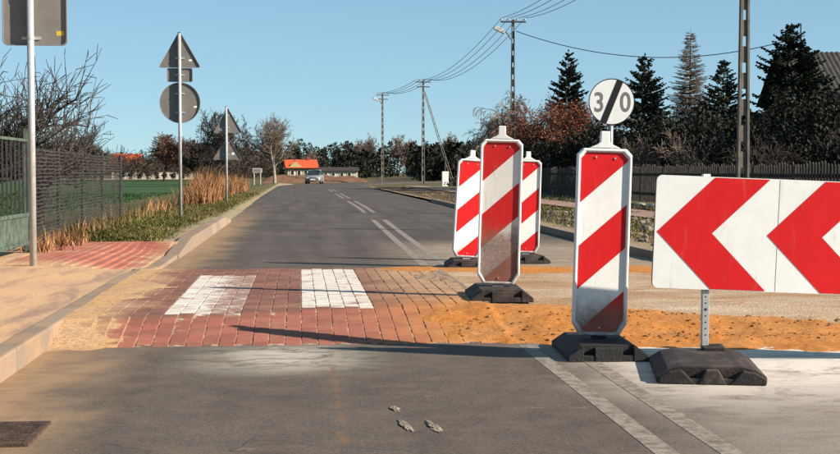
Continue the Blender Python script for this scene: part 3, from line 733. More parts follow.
for k, (x, y, l, lab) in enumerate(((.415, 5.72, .09, 'small dried mud clod farthest of three on the asphalt'), (.43, 5.33, .19, 'flattened dried mud clod left of the nearest pair'), (.545, 5.30, .18, 'flattened dried mud clod right of the nearest pair'))):
    parts = lump(.022, k, .26, 3, .5); o = link('mud_clod', parts); o.data.materials.append(M['clod']); o.scale = (1, l/.026*.9, 1); o.location = (x, y, .002); o.rotation_euler = (0, 0, R(7)); tag(o, lab, 'mud clod', 'mud clods on the asphalt')
def scatter_lumps(name, n, xf, yf, zf, rmin, rmax, mat, label, cat):
    V = []; F = []; base = lump(1.0, 5, .65); bv = np.array([v.co[:] for v in base.vertices]); bf = np.array([p.vertices[:] for p in base.polygons])
    for k in range(n):
        x, y = xf(), yf(); r = random.uniform(rmin, rmax)*random.uniform(.5, 1); a = random.uniform(0, 6.28); c, s = math.cos(a), math.sin(a)
        q = bv*r*np.array([random.uniform(.7, 1.4), 1, random.uniform(.6, 1)]); q = q @ np.array([[c,-s,0],[s,c,0],[0,0,1]]).T + np.array([x, y, float(zf(np.array(x), np.array(y)))+r*.15])
        F.append(bf+len(V)*len(bv)); V.append(q)
    return stuff(np_mesh(name, np.concatenate(V), np.concatenate(F), mat), label, cat)
scatter_lumps('soil_rubble', 420, lambda: random.gauss(6.0, .6), lambda: 10+abs(random.gauss(0, 14)), rightz, .03, .13, 'stone', 'broken stones and clods heaped in the dug up soil', 'rubble')
scatter_lumps('sand_pebbles', 520, lambda: random.uniform(1.0, 4.6), lambda: random.uniform(7.7, 8.8), lambda X, Y: sandz(so)(X, Y), .006, .019, 'sandclod', 'small clods lying in the orange sand', 'pebbles')
for k in range(3):
    o = link('marker_stone', lump(.16, 30+k, .5)); o.data.materials.append(M['plaster_white']); o.location = (9.9+.02*k, 37.2-1.3*k, .10); o.scale = (1.0, 2.2, .8)
    tag(o, ['nearest whitewashed stone lying before the picket fence', 'middle whitewashed stone before the picket fence', 'farthest whitewashed stone before the picket fence'][2-k], 'stone', 'whitewashed stones by the fence')

# ============================================================ GATE AND FENCES ON THE LEFT
g = empty('metal_gate', (-3.08, 13.4, 0.13)); tag(g, 'old faded green metal gate with upright bars and sheet bottom', 'gate')
for y in (-1.0, 0.0, 1.74):
    MB().box(-.04, .04, y-.04, y+.04, -.1, 1.36 + (.05 if y else 0)).build('gate_post', 'green_metal', g, bevel=.004)
for y0, y1 in ((-.94, -.06), (.06, 1.68)):
    lf = MB().box(-.02, .02, y0, y1, 1.26, 1.29).build('top_rail', 'green_metal', g)
    MB().box(-.02, .02, y0, y1, .10, .14).build('bottom_rail', 'green_metal', g); MB().box(-.02, .02, y0, y1, .42, .46).build('middle_rail', 'green_metal', g)
    MB().box(-.006, .006, y0, y1, .141, .419).build('sheet_panel', 'green_metal', g)
    n = int((y1-y0)/.19)
    for k in range(n+1):
        y = y0+(y1-y0)*k/n; MB().box(-.009, .009, max(y-.009, y0), min(y+.009, y1), .461, 1.259 if k % 1 == 0 else 1.4).build('bar', 'steel_dark', g)
    for k in range(n*2):
        y = y0+(y1-y0)*(k+.5)/(n*2)
f = empty('mesh_fence', (-3.15, 15.4, 0.13)); tag(f, 'dark weathered netting fence on thin posts beside the footway', 'fence')
py = [0.0, 2.5, 5.0, 7.7, 10.9]; fx = lambda y: -0.40*y/10.9
for y in py: MB().tube([(fx(y), y, -.1), (fx(y), y, 1.24)], .026, 8).build('fence_post', 'steel_dark', f)
for a, b in zip(py[:-1], py[1:]):
    m = MB(); nseg = 10
    for k in range(25):
        z = .06+k*.0465; 
        for q in range(nseg):
            y0 = a+(b-a)*q/nseg; y1 = a+(b-a)*(q+1)/nseg
            if random.random() < .06: continue
            d = .017 + random.uniform(-.004, .005); s0 = random.uniform(-.005, .005)
            m.box(-.003, .003, 0, 1, 0, d, Matrix.Translation((fx(y0)+.03, y0, z+s0)) @ Matrix(((1, (fx(y1)-fx(y0)), 0, 0), (0, y1-y0, 0, 0), (0, random.uniform(-.008, .008), 1, 0), (0, 0, 0, 1))))
    for q in range(1, 19):
        y = a+(b-a)*q/19; m.box(fx(y)+.034, fx(y)+.037, y-.006, y+.006, .03, 1.21)
    stuff(m.build('netting', 'netting', f))

# picket fence on the right
pf = empty('picket_fence', (10.9, 20, 0.05)); tag(pf, 'long grey wooden picket fence in front of the dark garden', 'fence')
for k in range(24):
    y0 = k*2.6; MB().box(-.05, .05, y0-.05, y0+.05, -.15, 1.15).build('fence_post', 'picket', pf)
    for z in (.3, .9): MB().box(-.02, .02, y0+.05, y0+2.55, z, z+.07).build('rail', 'picket', pf)
    m = MB()
    for q in range(15):
        y = y0+.12+q*.165+random.uniform(-.01, .01); h = 1.2+random.uniform(-.05, .05)
        m.box(-.045, -.022, y-.034, y+.034, .06, h-.05); m.prism([(y-.034, h-.05), (y+.034, h-.05), (y, h)], -.045, -.022, 'x')
    stuff(m.build('pickets', 'picket', pf))

# ============================================================ UTILITY POLES AND WIRES
H = 9.0
def pole(x, y, label, arm_rz=0.0, lamp=False, strut=None, arms=1):
    r = empty('utility_pole', (x, y, -.05), arm_rz); tag(r, label, 'utility pole', 'concrete utility poles along the road')
    m = MB()
    for s in (-1, 1):
        def wv(z): return .15 - .075*z/H
        pts = []
        i = len(m.v)
        for z in (-.3, H):
            c = wv(max(z, 0)); a, b = sorted((s*c, s*(c-.052)))
            m.v += [(a, -.075+.02*z/H, z), (b, -.075+.02*z/H, z), (b, .075-.02*z/H, z), (a, .075-.02*z/H, z)]
        m.f += [tuple(i+k for k in q) for q in ((0,3,2,1),(4,5,6,7),(0,1,5,4),(1,2,6,5),(2,3,7,6),(3,0,4,7))]
    m.build('shaft', 'concrete', r)
    z = .0
    while z < H-.3:
        c = .15-.075*z/H-.05; MB().box(-c, c, -.03, .03, z, z+.38 if z > 0 else .8).build('web', 'concrete', r); z += .62 if z > 0 else 1.2
    for k in range(arms):
        z = H-.12-k*.42; L = .66-.1*k
        MB().box(-L, L, -.09, -.056, z-.04, z+.04).build('cross_arm', 'steel_dark', r)
        for xx in (-.92, -.34, .34, .92):
            xx *= L; m = MB(); m.tube([(xx, -.072, z+.041), (xx, -.072, z+.08)], .012, 6); m.tube([(xx, -.072, z+.08), (xx, -.072, z+.11), (xx, -.072, z+.15), (xx, -.072, z+.19)], [.03, .05, .032, .02], 8)
            m.build('insulator', 'porcelain', r)
    if lamp:
        a = MB().tube([(-.10, -.06, H-1.05), (-.30, -.08, H-.72), (-.62, -.1, H-.52)], .03, 8).build('lamp_arm', 'steel_dark', r)
        MB().prism([(-1.02, H-.40), (-1.0, H-.52), (-.50, H-.74), (-.42, H-.64), (-.58, H-.46), (-.9, H-.34)], -.24, .04).build('lamp_head', 'lampgrey', r, bevel=.02)
    if strut:
        dx, dy = strut; m = MB(); top = Vector((0.10, 0, H-.9)); bot = Vector((dx, dy, -.2)); ax = (top-bot); n = Vector((0, 1, 0)).cross(ax).normalized()
        for s in (-1, 1):
            m.tube([bot+n*.10*s, top+n*.05*s], [.04, .03], 4)
        ww = MB()
        for k in range(16):
            p = bot.lerp(top, (k+.5)/16); hw = .10-.05*(k/16); ww.tube([p-n*hw, p+n*hw], .03, 4)
        s1 = m.build('strut', 'concrete', r); stuff(ww.build('strut_webs', 'concrete', r))
    return r
P = [(10.6, -9.0), (10.45, 30.0), (11.05, 67.2), (10.65, 112.5), (8.35, 132.0)]
pole(*P[1], 'nearest concrete pole, rising out of the picture behind the chevron board', R(0), arms=1)
pole(*P[2], 'concrete pole with street lamp and crossbar behind the muddy beacon board', R(-2), lamp=True, arms=1)
pole(*P[3], 'concrete pole braced by a long leaning strut', R(5), strut=(2.75, 0.0), arms=2)
pole(*P[4], 'farthest concrete pole with crossbars at the road bend', R(10), lamp=True, arms=2)
def catenary(a, b, sag, n=14):
    a, b = Vector(a), Vector(b); return [a.lerp(b, k/n) - Vector((0, 0, sag*4*(k/n)*(1-k/n))) for k in range(n+1)]
for wi, xx in enumerate((-.61, -.23, .23, .61)):
    pts = []
    for k in range(4):
        seg = catenary((P[k][0]+xx, P[k][1]-.072, H+.03), (P[k+1][0]+xx, P[k+1][1]-.072, H+.03), (.75, .75, .9, .3)[k]+.05*wi); pts += seg if k == 0 else seg[1:]
    o = MB().tube(pts, [.007 + .00010*max(0, p[1]) for p in pts], 5).build('power_line', 'wire')
    tag(o, ['overhead wire on the outer road side of the crossbars', 'second overhead wire from the road side', 'third overhead wire from the road side', 'overhead wire on the garden side of the crossbars'][wi], 'wire', 'overhead wires strung between the poles')
o = MB().tube(catenary((11.2, 67.1, 8.35), (24.2, 60.9, 7.6), 1.2, 24), .022, 6).build('service_cable', 'wire'); tag(o, 'sagging black cable from the lamp pole to the house gable', 'wire')
# small white marker pillar in the distance
t = empty('marker_pillar', (11.0, 98.5, -.06)); tag(t, 'small white pillar with a thin dark post by the far roadside', 'pillar')
MB().box(-.24, .24, -.2, .2, 0, 1.15).build('pillar', 'signwhite', t, bevel=.03); MB().tube([(0, 0, 1.151), (0, 0, 2.5)], .06, 8).build('post', 'picket', t)

# ============================================================ BUILDINGS AND CAR
def window(root, x0, x1, y, z0, z1, mat='glass', fr='signwhite'):
    wn_ = MB(); t = .07
    for a in ((x0, x1, z0, z0+t), (x0, x1, z1-t, z1), (x0, x0+t, z0+t, z1-t), (x1-t, x1, z0+t, z1-t)): wn_.box(a[0], a[1], y-.06, y-.002, a[2], a[3])
    o = wn_.build('window', fr, root); MB().box(x0+t, x1-t, y-.03, y-.004, z0+t, z1-t).build('pane', mat, o); return o
h = empty('garden_house', (28.9, 61.0, 1.0), R(-8)); tag(h, 'dark garden house with corrugated roof at the right edge', 'house')
MB().box(-4.6, 6, 0, 8, -1.2, 3.9).build('wall', 'plaster_dark', h)
MB().prism([(0, 3.9), (8, 3.9), (4, 6.15)], -4.6, 6, 'x').build('gable_wall', 'plaster_dark', h)
m = MB()
n = 90
for side in (0, 1):
    for k in range(n):
        x0 = -5.0+11.4*k/n; x1 = -5.0+11.4*(k+1)/n; za = .05*(k % 2); zb = .05*((k+1) % 2)
        ye, ze, yr, zr = (-.5, 3.68, 4.0, 6.22) if side == 0 else (8.5, 3.68, 4.0, 6.22)
        m.poly([(x0, ye, ze+za), (x1, ye, ze+zb), (x1, yr, zr+zb), (x0, yr, zr+za)])
m.build('roof', 'roof_grey', h)
wg = MB().box(-.3, 5.2, -2.6, -.002, -1.2, 3.2); wg.prism([(-.3, 3.2), (5.2, 3.2), (2.45, 5.75)], -2.6, -.002).build('front_wing', 'plaster_yellow', h)
m = MB(); 
for s in (-1, 1): m.poly([(2.45, -3.1, 5.95), (2.45, 2.6, 5.95), (2.45+s*3.2, 2.6, 2.98), (2.45+s*3.2, -3.1, 2.98)]); m.poly([(2.45, -3.1, 5.83), (2.45, 2.6, 5.83), (2.45+s*3.2, 2.6, 2.86), (2.45+s*3.2, -3.1, 2.86)])
m.build('wing_roof', 'roof_dark', h)
window(h, .8, 2.0, -2.6, 1.1, 2.4); window(h, 3.0, 4.2, -2.6, 1.1, 2.4); window(h, -3.4, -2.2, 0, 1.1, 2.4)
MB().tube([(-4.55, .4, 3.95), (-4.55, .4, 7.3)], .035, 6).build('mast', 'steel_dark', h)

h = empty('far_house', (0.35, 196, -.08), R(6)); tag(h, 'small far house with bright orange roof beyond the road bend', 'house')
MB().box(-2.2, 2.2, 0, 4, 0, 1.75).build('wall', 'plaster_yellow', h)
MB().prism([(-2.2, 1.75), (.1, 1.75), (-1.05, 2.7)], -.35, 0, 'y').build('gable_wall', 'plaster_yellow', h)
m = MB(); m.prism([(-.5, 1.72), (4.5, 1.72), (4.5, 1.80), (2.0, 3.02), (-.5, 1.80)], -2.55, 2.45, 'x'); m.build('roof', 'roof_red', h)
for x in (-1.5, -.5, .5, 1.5): window(h, x-.3, x+.3, -.002, .6, 1.4)
MB().box(.9, 1.3, 1.7, 2.1, 2.6, 3.4).build('chimney', 'brick_red', h)
h = empty('far_shed', (5.6, 190, -.08)); h.scale = (.78, 1, .95); tag(h, 'long low far shed with pale wall and dark roof beside the orange roofed house', 'shed')
MB().box(-3.6, 3.6, 0, 4, 0, 1.35).build('wall', 'plaster_white', h); MB().prism([(-.3, 1.32), (4.3, 1.32), (4.3, 1.38), (2.0, 1.95), (-.3, 1.38)], -3.9, 3.9, 'x').build('roof', 'roof_dark', h)
for x in (-2.4, -1.0, .6, 2.0): window(h, x-.35, x+.35, -.002, .5, 1.15)
h = empty('red_roofed_house', (-52, 395, -.08)); tag(h, 'distant house with red roof among conifers beyond the field', 'house')
MB().box(-4, 4, 0, 7, 0, 3.4).build('wall', 'brick_red', h); MB().prism([(-.4, 3.35), (7.4, 3.35), (7.4, 3.45), (3.5, 6.6), (-.4, 3.45)], -4.4, 4.4, 'x').build('roof', 'roof_red', h)
for x in (-2.2, 0, 2.2): window(h, x-.5, x+.5, -.002, 1, 2.3)
h = empty('low_building', (-22.5, 201, -.08)); tag(h, 'long low pale wall behind the row of small thujas across the field', 'wall')
MB().box(-6, 7, 0, .3, 0, 1.15).build('wall', 'plaster_white', h); MB().box(-6.1, 7.1, -.08, .38, 1.152, 1.25).build('coping', 'roof_grey', h)
# framed info board by the far verge
t = empty('info_board', (-3.25, 100, 0.0)); tag(t, 'pale framed notice board on two legs by the far left verge', 'notice board')
for s in (-1, 1): MB().tube([(s*.24, 0, -.1), (s*.24, 0, 1.25)], .045, 8).build('leg', 'porcelain', t)
MB().box(-.36, .36, -.05, .05, 1.0, 1.34).build('panel', 'porcelain', t, bevel=.02)
MB().box(-.28, .28, -.058, -.051, 1.06, 1.28).build('notice', 'greyfilm', t)

def car(loc, rz):
    c = empty('car', loc, rz); c.scale = (.88,)*3; tag(c, 'small silver car coming round the far bend', 'car')
    sec = [(-1.95, .55, .34, .52), (-1.85, .72, .25, .70), (-1.2, .80, .22, .86), (.9, .82, .22, .90), (1.7, .80, .25, .92), (1.95, .70, .32, .80)]
    m = MB()
    for y, wd, z0, z1 in sec: m.v += [(-wd+.05, y, z0), (wd-.05, y, z0), (wd, y, z0+.18), (wd, y, z1-.10), (wd-.14, y, z1), (-wd+.14, y, z1), (-wd, y, z1-.10), (-wd, y, z0+.18)]
    for k in range(len(sec)-1):
        for j in range(8): m.f.append((k*8+j, k*8+(j+1) % 8, (k+1)*8+(j+1) % 8, (k+1)*8+j))
    m.f.append(tuple(range(8))); m.f.append(tuple(reversed(range(40, 48)))); b = m.build('body', 'carpaint', c, smooth=True)
    m = MB()
    for y, wd, z in ((-.95, .70, .85), (-.35, .58, 1.40), (1.1, .58, 1.42), (1.75, .68, .90)): m.v += [(-wd, y, z), (wd, y, z)]
    m.f = [(0, 1, 3, 2), (2, 3, 5, 4), (4, 5, 7, 6), (0, 2, 4, 6), (1, 7, 5, 3)]; m.build('cabin', 'carpaint', c)
    MB().poly([(-.62, -.935, .90), (.62, -.935, .90), (.53, -.41, 1.36), (-.53, -.41, 1.36)]).build('windscreen', 'glass', c).location = (0, -.02, .01)
    for s in (-1, 1):
        MB().poly([(s*.705, -.8, .92), (s*.70, 1.5, .93), (s*.60, 1.05, 1.36), (s*.60, -.33, 1.36)]).build('side_window', 'glass', c)
        MB().box(*sorted((s*.42, s*.66)), -1.90, -1.80, .52, .66).build('headlight', 'headlight', c, bevel=.02)
        MB().box(*sorted((s*.74, s*.92)), -.72, -.6, .92, 1.04).build('mirror', 'carpaint', c, bevel=.02)
        for y in (-1.25, 1.25):
            ty = MB().tube([(s*.62, y, .29), (s*.80, y, .29)], .29, 18).build('tyre', 'rubber', c); MB().tube([(s*.802, y, .29), (s*.812, y, .29)], .19, 12).build('rim', 'galv', ty)
    MB().box(-.26, .26, -1.975, -1.955, .38, .49).build('number_plate', 'signwhite', c); MB().box(-.36, .36, -1.93, -1.86, .56, .63).build('grille', 'black', c)
    return c
car((1.3, 117, 0.0), R(-6))

# ============================================================ VEGETATION
def seg_mesh(segs, n):
    """segs: (k,8) p0 p1 r0 r1 -> open prisms"""
    s = np.asarray(segs, float); p0, p1, r0, r1 = s[:,0:3], s[:,3:6], s[:,6:7], s[:,7:8]
    d = p1-p0; d /= np.linalg.norm(d, axis=1, keepdims=True)+1e-9
    ref = np.where(np.abs(d[:,2:3]) < .9, np.array([[0,0,1.]]), np.array([[1.,0,0]])); a = np.cross(d, ref); a /= np.linalg.norm(a, axis=1, keepdims=True)+1e-9; b = np.cross(d, a)
    V = []
    for p, r in ((p0, r0), (p1, r1)):
        for j in range(n): t = 2*math.pi*j/n; V.append(p + (a*math.cos(t)+b*math.sin(t))*r)
    V = np.stack(V, 1).reshape(-1, 3); k = len(s); base = (np.arange(k)*2*n)[:,None]
    F = np.concatenate([base + np.array([[j, (j+1) % n, n+(j+1) % n, n+j]]) for j in range(n)])
    return V, F
def quads(c, sx, sy=None, flat=0.0, rg=rng):
    """random oriented quads at centres c"""
    c = np.asarray(c); k = len(c); u = rg.normal(size=(k,3)); u[:,2] *= (1-flat); u /= np.linalg.norm(u, axis=1, keepdims=True)
    v = np.cross(u, rg.normal(size=(k,3))); v /= np.linalg.norm(v, axis=1, keepdims=True)+1e-9
    sx = np.asarray(sx).reshape(-1,1) if np.ndim(sx) else sx; sy = sx if sy is None else sy
    q = np.stack([c-u*sx, c-v*sy*.5, c+u*sx, c+v*sy*.5], 1).reshape(-1,3)
    return q, np.arange(4*k).reshape(k,4)
def diamonds(p0, p1, w, rg=rng):
    k = len(p0); d = p1-p0; a = np.cross(d, rg.normal(size=(k,3))); a /= np.linalg.norm(a, axis=1, keepdims=True)+1e-9; b = np.cross(d, a); b /= np.linalg.norm(b, axis=1, keepdims=True)+1e-9
    m = p0+d*.4; V = np.stack([p0, m+a*w, p1, m-a*w, p0, m+b*w, p1, m-b*w], 1).reshape(-1,3); return V, np.arange(8*k).reshape(2*k,4)
def join(parts):
    V = []; F = []; o = 0
    for v, f in parts: V.append(v); F.append(f+o); o += len(v)
    return np.concatenate(V), np.concatenate(F)

def spruce(loc, h, r, label, seed, mat='needles', dens=1.0, bare=False, cat='spruce', name='spruce_tree'):
    rg = np.random.default_rng(seed); t = empty(name, loc); tag(t, label, cat)
    MB().tube([(0,0,-.2), (0,0,h*.5), (0,0,h)], [.014*h, .009*h, .006], 7).build('trunk', 'bark', t)
    P0 = []; P1 = []; SG = []
    z = .06*h
    while z < h*.985:
        f = 1-z/h; L0 = r*(f**.8)*(1 if f < .85 else .9); nb = int(7+7*f) if not bare else int(9+7*f)
        for k in range(nb):
            if rg.random() < .08: continue
            a = rg.uniform(0, 6.283); L = L0*rg.uniform(.6, 1.18)+.05; zz = z+rg.uniform(-.1, .1)
            rise = (.12 + .5*(1-f)) if not bare else .25
            prev = np.array([0, 0, zz]); ns = max(3, int(L/.11*dens)); dirx, diry = math.cos(a), math.sin(a); pts = [prev]
            for q in range(1, ns+1):
                s = q/ns; zc = zz + L*(rise*s - .45*f*s*s*1.1 + (.28*f*s**4))
                p = np.array([dirx*L*s, diry*L*s, zc]); pts.append(p)
            for q in range(ns):
                SG.append((*pts[q], *pts[q+1], .010+.012*(1-q/ns)*L, .008+.012*(1-(q+1)/ns)*L))
                s = (q+1)/ns; tl = (.36*L*(1-s)**.8+.10) * rg.uniform(.6, 1.25)
                if s < .18 and not bare: continue
                d = np.array([dirx, diry, .1]); side = np.array([-diry, dirx, 0])
                for sg in (-1, 1):
                    e = pts[q+1] + (d*.62 + side*sg*.75)*tl + np.array([0, 0, rg.uniform(-.28, .05)*tl]); P0.append(pts[q+1]); P1.append(e)
                    for w in range(3 if not bare else 2):
                        m = pts[q+1] + (e-pts[q+1])*rg.uniform(.2, .8); P0.append(m); P1.append(m + (d*rg.uniform(.4, 1) + side*sg*rg.uniform(-.3, .7))*tl*.45 + np.array([0,0,rg.uniform(-.3, .1)*tl]))
        z += h*(.030 if not bare else .017)*rg.uniform(.8, 1.2)
    P0.append(np.array([0,0,h-.1])); P1.append(np.array([0,0,h+.12]))
    if bare:
        SG += [(*a, *b, .010, .006) for a, b in zip(P0, P1)]; V, F = seg_mesh(SG, 3); np_mesh('branches', V, F, mat, t)
    else:
        V, F = join([seg_mesh(SG, 3), diamonds(np.array(P0), np.array(P1), .046*(h/6.5), rg)]); np_mesh('crown', V, F, mat, t)
    return t
spruce((15.4, 74, -.08), 8.1, 2.3, 'slim dark spruce behind the copper brown shrubs', 1)
spruce((15.75, 58.6, -.08), 6.5, 2.3, 'dark spruce just right of the 30 sign', 2)
spruce((18.35, 55.3, -.08), 5.95, 2.1, 'dark spruce left of the nearest concrete pole', 3)
spruce((20.3, 52.5, -.08), 7.2, 3.4, 'largest dark spruce in front of the house at the right', 4)
spruce((24.0, 54.5, -.08), 4.6, 2.4, 'dark spruce at the right edge before the house wing', 14)
spruce((20.2, 66.2, -.08), 8.5, 2.0, 'bare pale brown larch between two dark spruces', 5, 'twig_tan', 1.0, True, 'larch', 'larch_tree')

def bare_tree(name, loc, h, label, cat, seed, spread=.5, levels=5, nb=3, trunk_mat='bark', twig_mat='twig', trunk_r=None, first=.3, leaves=None, droop=0.0, group=None, twig_r=.006, kids=(2, 4)):
    rg = np.random.default_rng(seed); t = empty(name, loc); tag(t, label, cat, group); tr = trunk_r or .02*h; big = []; small = []; tips = []
    def grow(p, d, L, r, lev):
        n = 4 if lev < 2 else 3; q = p.copy(); dd = d.copy(); r1 = r*.62
        for k in range(n):
            dd = dd + rg.normal(0, .14, 3); dd[2] += (.05 if lev < levels-1 else .02) - droop*(lev/levels); dd /= np.linalg.norm(dd)
            e = q + dd*L/n; ra = r+(r1-r)*k/n; rb = r+(r1-r)*(k+1)/n
            (big if lev <= 1 else small).append((*q, *e, max(ra, twig_r), max(rb, twig_r))); q = e
            if lev < levels and (k > 0 or lev > 0):
                for c in range((rg.integers(*kids) if lev > 0 else nb) if lev < 2 else (1 if rg.random() < .75 else 2)):
                    u = rg.normal(size=3); u -= u.dot(dd)*dd; u /= np.linalg.norm(u); ang = rg.uniform(.45, 1.0)*(1 if lev else spread*1.8)
                    nd = dd*math.cos(ang)+u*math.sin(ang); nd[2] += .12; nd /= np.linalg.norm(nd)
                    grow(q, nd, L*rg.uniform(.45, .68), max(rb*.6, twig_r), lev+1)
            if lev >= levels-1: tips.append(q.copy())
    grow(np.array([0, 0, -.15]), np.array([0, 0, 1.]), h*(.62), tr, 0)
    allp = np.array([s[3:6] for s in small]); k = h/max(allp[:,2].max(), .1)
    bs = np.array(big); ss_ = np.array(small); 
    for A in (bs, ss_): A[:,:6] *= k
    V, F = seg_mesh(bs, 6); np_mesh('trunk', V, F, trunk_mat, t, True); V, F = seg_mesh(ss_, 3); np_mesh('crown', V, F, twig_mat, t)
    if leaves:
        nl, sz, mat = leaves; tp = np.array(tips)*k; c = tp[rg.integers(0, len(tp), nl)] + rg.normal(0, .16, (nl,3)); V, F = quads(c, sz, sz*.8, rg=rg); np_mesh('leaves', V, F, mat, t)
    return t
bare_tree('bare_tree', (-2.15, 111, -.1), 6.3, 'large bare tree with pale trunk where the road bends', 'tree', 11, .55, 5, 3, 'bark_pale', 'twig_tan', .17, twig_r=.010)
bare_tree('bare_tree', (-6.2, 100, -.1), 6.1, 'bare tree rising behind the double triangle sign', 'tree', 12, .5, 5, 3, twig_r=.014)
bare_tree('bare_tree', (-15.5, 150, -.1), 5.8, 'rounded brown bare tree beyond the field, by the tall sign pole', 'tree', 13, .6, 5, 3, twig_mat='twig_red', twig_r=.022)
bare_tree('bare_tree', (-12.2, 152, -.1), 5.2, 'second rounded brown bare tree beyond the field', 'tree', 14, .6, 5, 3, twig_mat='twig_red', twig_r=.022)
bare_tree('bare_tree', (2.6, 215, -.1), 5.0, 'thin pale bare tree behind the orange roofed house', 'tree', 15, .3, 4, 3, 'bark_pale', 'twig_tan', .1, twig_r=.02)
for k, (x, y, hh, lab) in enumerate(((34.5, 305, 10.8, 'bare tree behind the leaning pole strut'), (42.5, 306, 10.4, 'bare tree beyond the leaning beacon board'), (47.5, 304, 11.2, 'bare tree left of the lamp pole on the skyline'), (16, 306, 10.6, 'bare tree on the skyline left of the farthest pole'), (23, 305, 10.0, 'bare tree on the skyline between the two far poles'), (-45, 300, 8.0, 'bare tree beside the distant red roofed house'), (-9.3, 120, 4.2, 'low bare bushy tree behind the dry reeds'))):
    bare_tree('bare_tree', (x, y, -.1), hh, lab, 'tree', 20+k, .6, 5, 3, twig_mat='twig_tan' if k < 5 else 'twig', twig_r=.022 if k > 4 else .04, group='bare trees on the skyline')
bare_tree('willow_tree', (12.75, 79, -.1), 6.2, 'pale weeping willow behind the lamp pole', 'willow', 31, .5, 5, 3, 'bark', 'twig_willow', .16, droop=.55, twig_r=.012)
for k, (x, y, hh, lab) in enumerate(((13.1, 69, 5.3, 'copper brown leafy shrub tree right of the lamp pole'), (14.6, 66, 4.9, 'copper brown leafy shrub tree left of the 30 sign'), (13.9, 62, 3.2, 'low copper brown shrub behind the picket fence'), (12.6, 74, 4.4, 'copper brown shrub behind the muddy beacon board'))):
    bare_tree('brown_shrub', (x, y, -.1), hh, lab, 'shrub', 40+k, .75, 4, 3, 'bark', 'twig_red', .09, leaves=(3800, .075, 'beech'), twig_r=.01, group='copper brown shrubs')
# apple tree behind the gate, with upright water shoots
def apple(loc, h, label, seed, n_limb=9, reach=1.6):
    rg = np.random.default_rng(seed); t = empty('apple_tree', loc); tag(t, label, 'tree'); big = [(0,0,-.2, .05,0,1.0, .10,.085)]; sm = []
    for k in range(n_limb):
        a = rg.uniform(-1.3, 1.9) if k % 3 else rg.uniform(0, 6.28); p = np.array([.05, 0, rg.uniform(.8, 1.05)]); L = reach*rg.uniform(.6, 1.15); d = np.array([math.cos(a), math.sin(a)*.9, rg.uniform(.45, 1.5)]); d /= np.linalg.norm(d); r = .045
        ns = 11
        for q in range(ns):
            d = d + rg.normal(0, .13, 3) + np.array([0, 0, -.06]); d /= np.linalg.norm(d); e = p+d*L/ns; r2 = r*.87; big.append((*p, *e, r, r2)); p, r = e, r2
            for c in range(rg.integers(2, 5)):
                u = rg.normal(0, .55, 3) + d*.35; u[2] = abs(u[2])*.6+rg.uniform(.1, 1.3); u /= np.linalg.norm(u); l = rg.uniform(.2, .8)*(h/2.8); m = p.copy(); rr = .010
                for w in range(4):
                    u = u+rg.normal(0, .12, 3); u /= np.linalg.norm(u); e2 = m+u*l/4; sm.append((*m, *e2, rr, rr*.75)); 
                    if rg.random() < .7:
                        v = u+rg.normal(0, .6, 3); v /= np.linalg.norm(v); e3 = e2+v*l*.3; sm.append((*e2, *e3, .0055, .0035))
                    m = e2; rr *= .75
    V, F = seg_mesh(big, 7); np_mesh('trunk', V, F, 'bark', t, True); V, F = seg_mesh(sm, 4); np_mesh('crown', V, F, 'twig', t)
apple((-4.5, 18.2, -.08), 3.0, 'gnarled bare fruit tree with upright shoots behind the gate and fence', 64, 26, 1.75)
apple((-4.6, 23.5, -.08), 2.2, 'smaller bare fruit tree farther along behind the netting fence', 62, 14, 1.3)
apple((-5.6, 15.2, -.08), 2.9, 'bare fruit tree at the left edge behind the green gate', 63, 22, 1.7)

for k, (x, y, hh, lab) in enumerate(((13.9, 46.5, 2.9, 'bare twiggy bush behind the left end of the chevron board'), (15.6, 42.5, 3.0, 'bare twiggy bush left of the nearest concrete pole'), (12.7, 49.5, 2.6, 'bare twiggy bush right of the nearest beacon board'), (18.2, 41, 3.2, 'bare twiggy bush right of the nearest concrete pole'))):
    bare_tree('bare_bush', (x, y, -.1), hh, lab, 'bush', 55+k, .9, 4, 4, 'bark', 'twig_tan' if k in (0, 2) else 'twig', .05, twig_r=.007, group='bare bushes behind the picket fence', kids=(2, 4))
# dark evergreen shrubs filling the garden
def shrub(loc, h, r, label, seed, n=6000, mat='darkleaf', sz=.075, name='garden_shrub', cat='shrub', group='dark shrubs behind the picket fence', fine=True):
    rg = np.random.default_rng(seed); t = empty(name, loc); tag(t, label, cat, group); lob = [(rg.normal(0, r*.45, 3)*np.array([1,1,0]) + np.array([0,0,rg.uniform(.3, .75)*h]), rg.uniform(.4, .75)) for _ in range(8)]
    c = []
    for k in range(n):
        L, q = lob[rg.integers(8)]; d = rg.normal(size=3); d /= np.linalg.norm(d); c.append(L + d*np.array([r*q, r*q, h*.30])*rg.uniform(.55, 1.05))
    c = np.array(c); c[:,2] = np.clip(c[:,2], .05, h); V, F = quads(c, rg.uniform(.6, 1.4, n)*sz, None, rg=rg); np_mesh('foliage', V, F, mat, t)
    sg = []
    for k in range(40 if fine else 8):
        a = rg.uniform(0, 6.28); l = rg.uniform(.5, 1)*r; b = np.array([rg.normal(0, .15), rg.normal(0, .15), -.1]); m_ = b+np.array([math.cos(a)*l*.5, math.sin(a)*l*.5, h*.6]); e = b+np.array([math.cos(a)*l, math.sin(a)*l, h*rg.uniform(.6, .88)]); sg += [(*b, *m_, .025, .014), (*m_, *e, .014, .005)]
    V, F = seg_mesh(sg, 3); np_mesh('stems', V, F, 'bark', t); return t
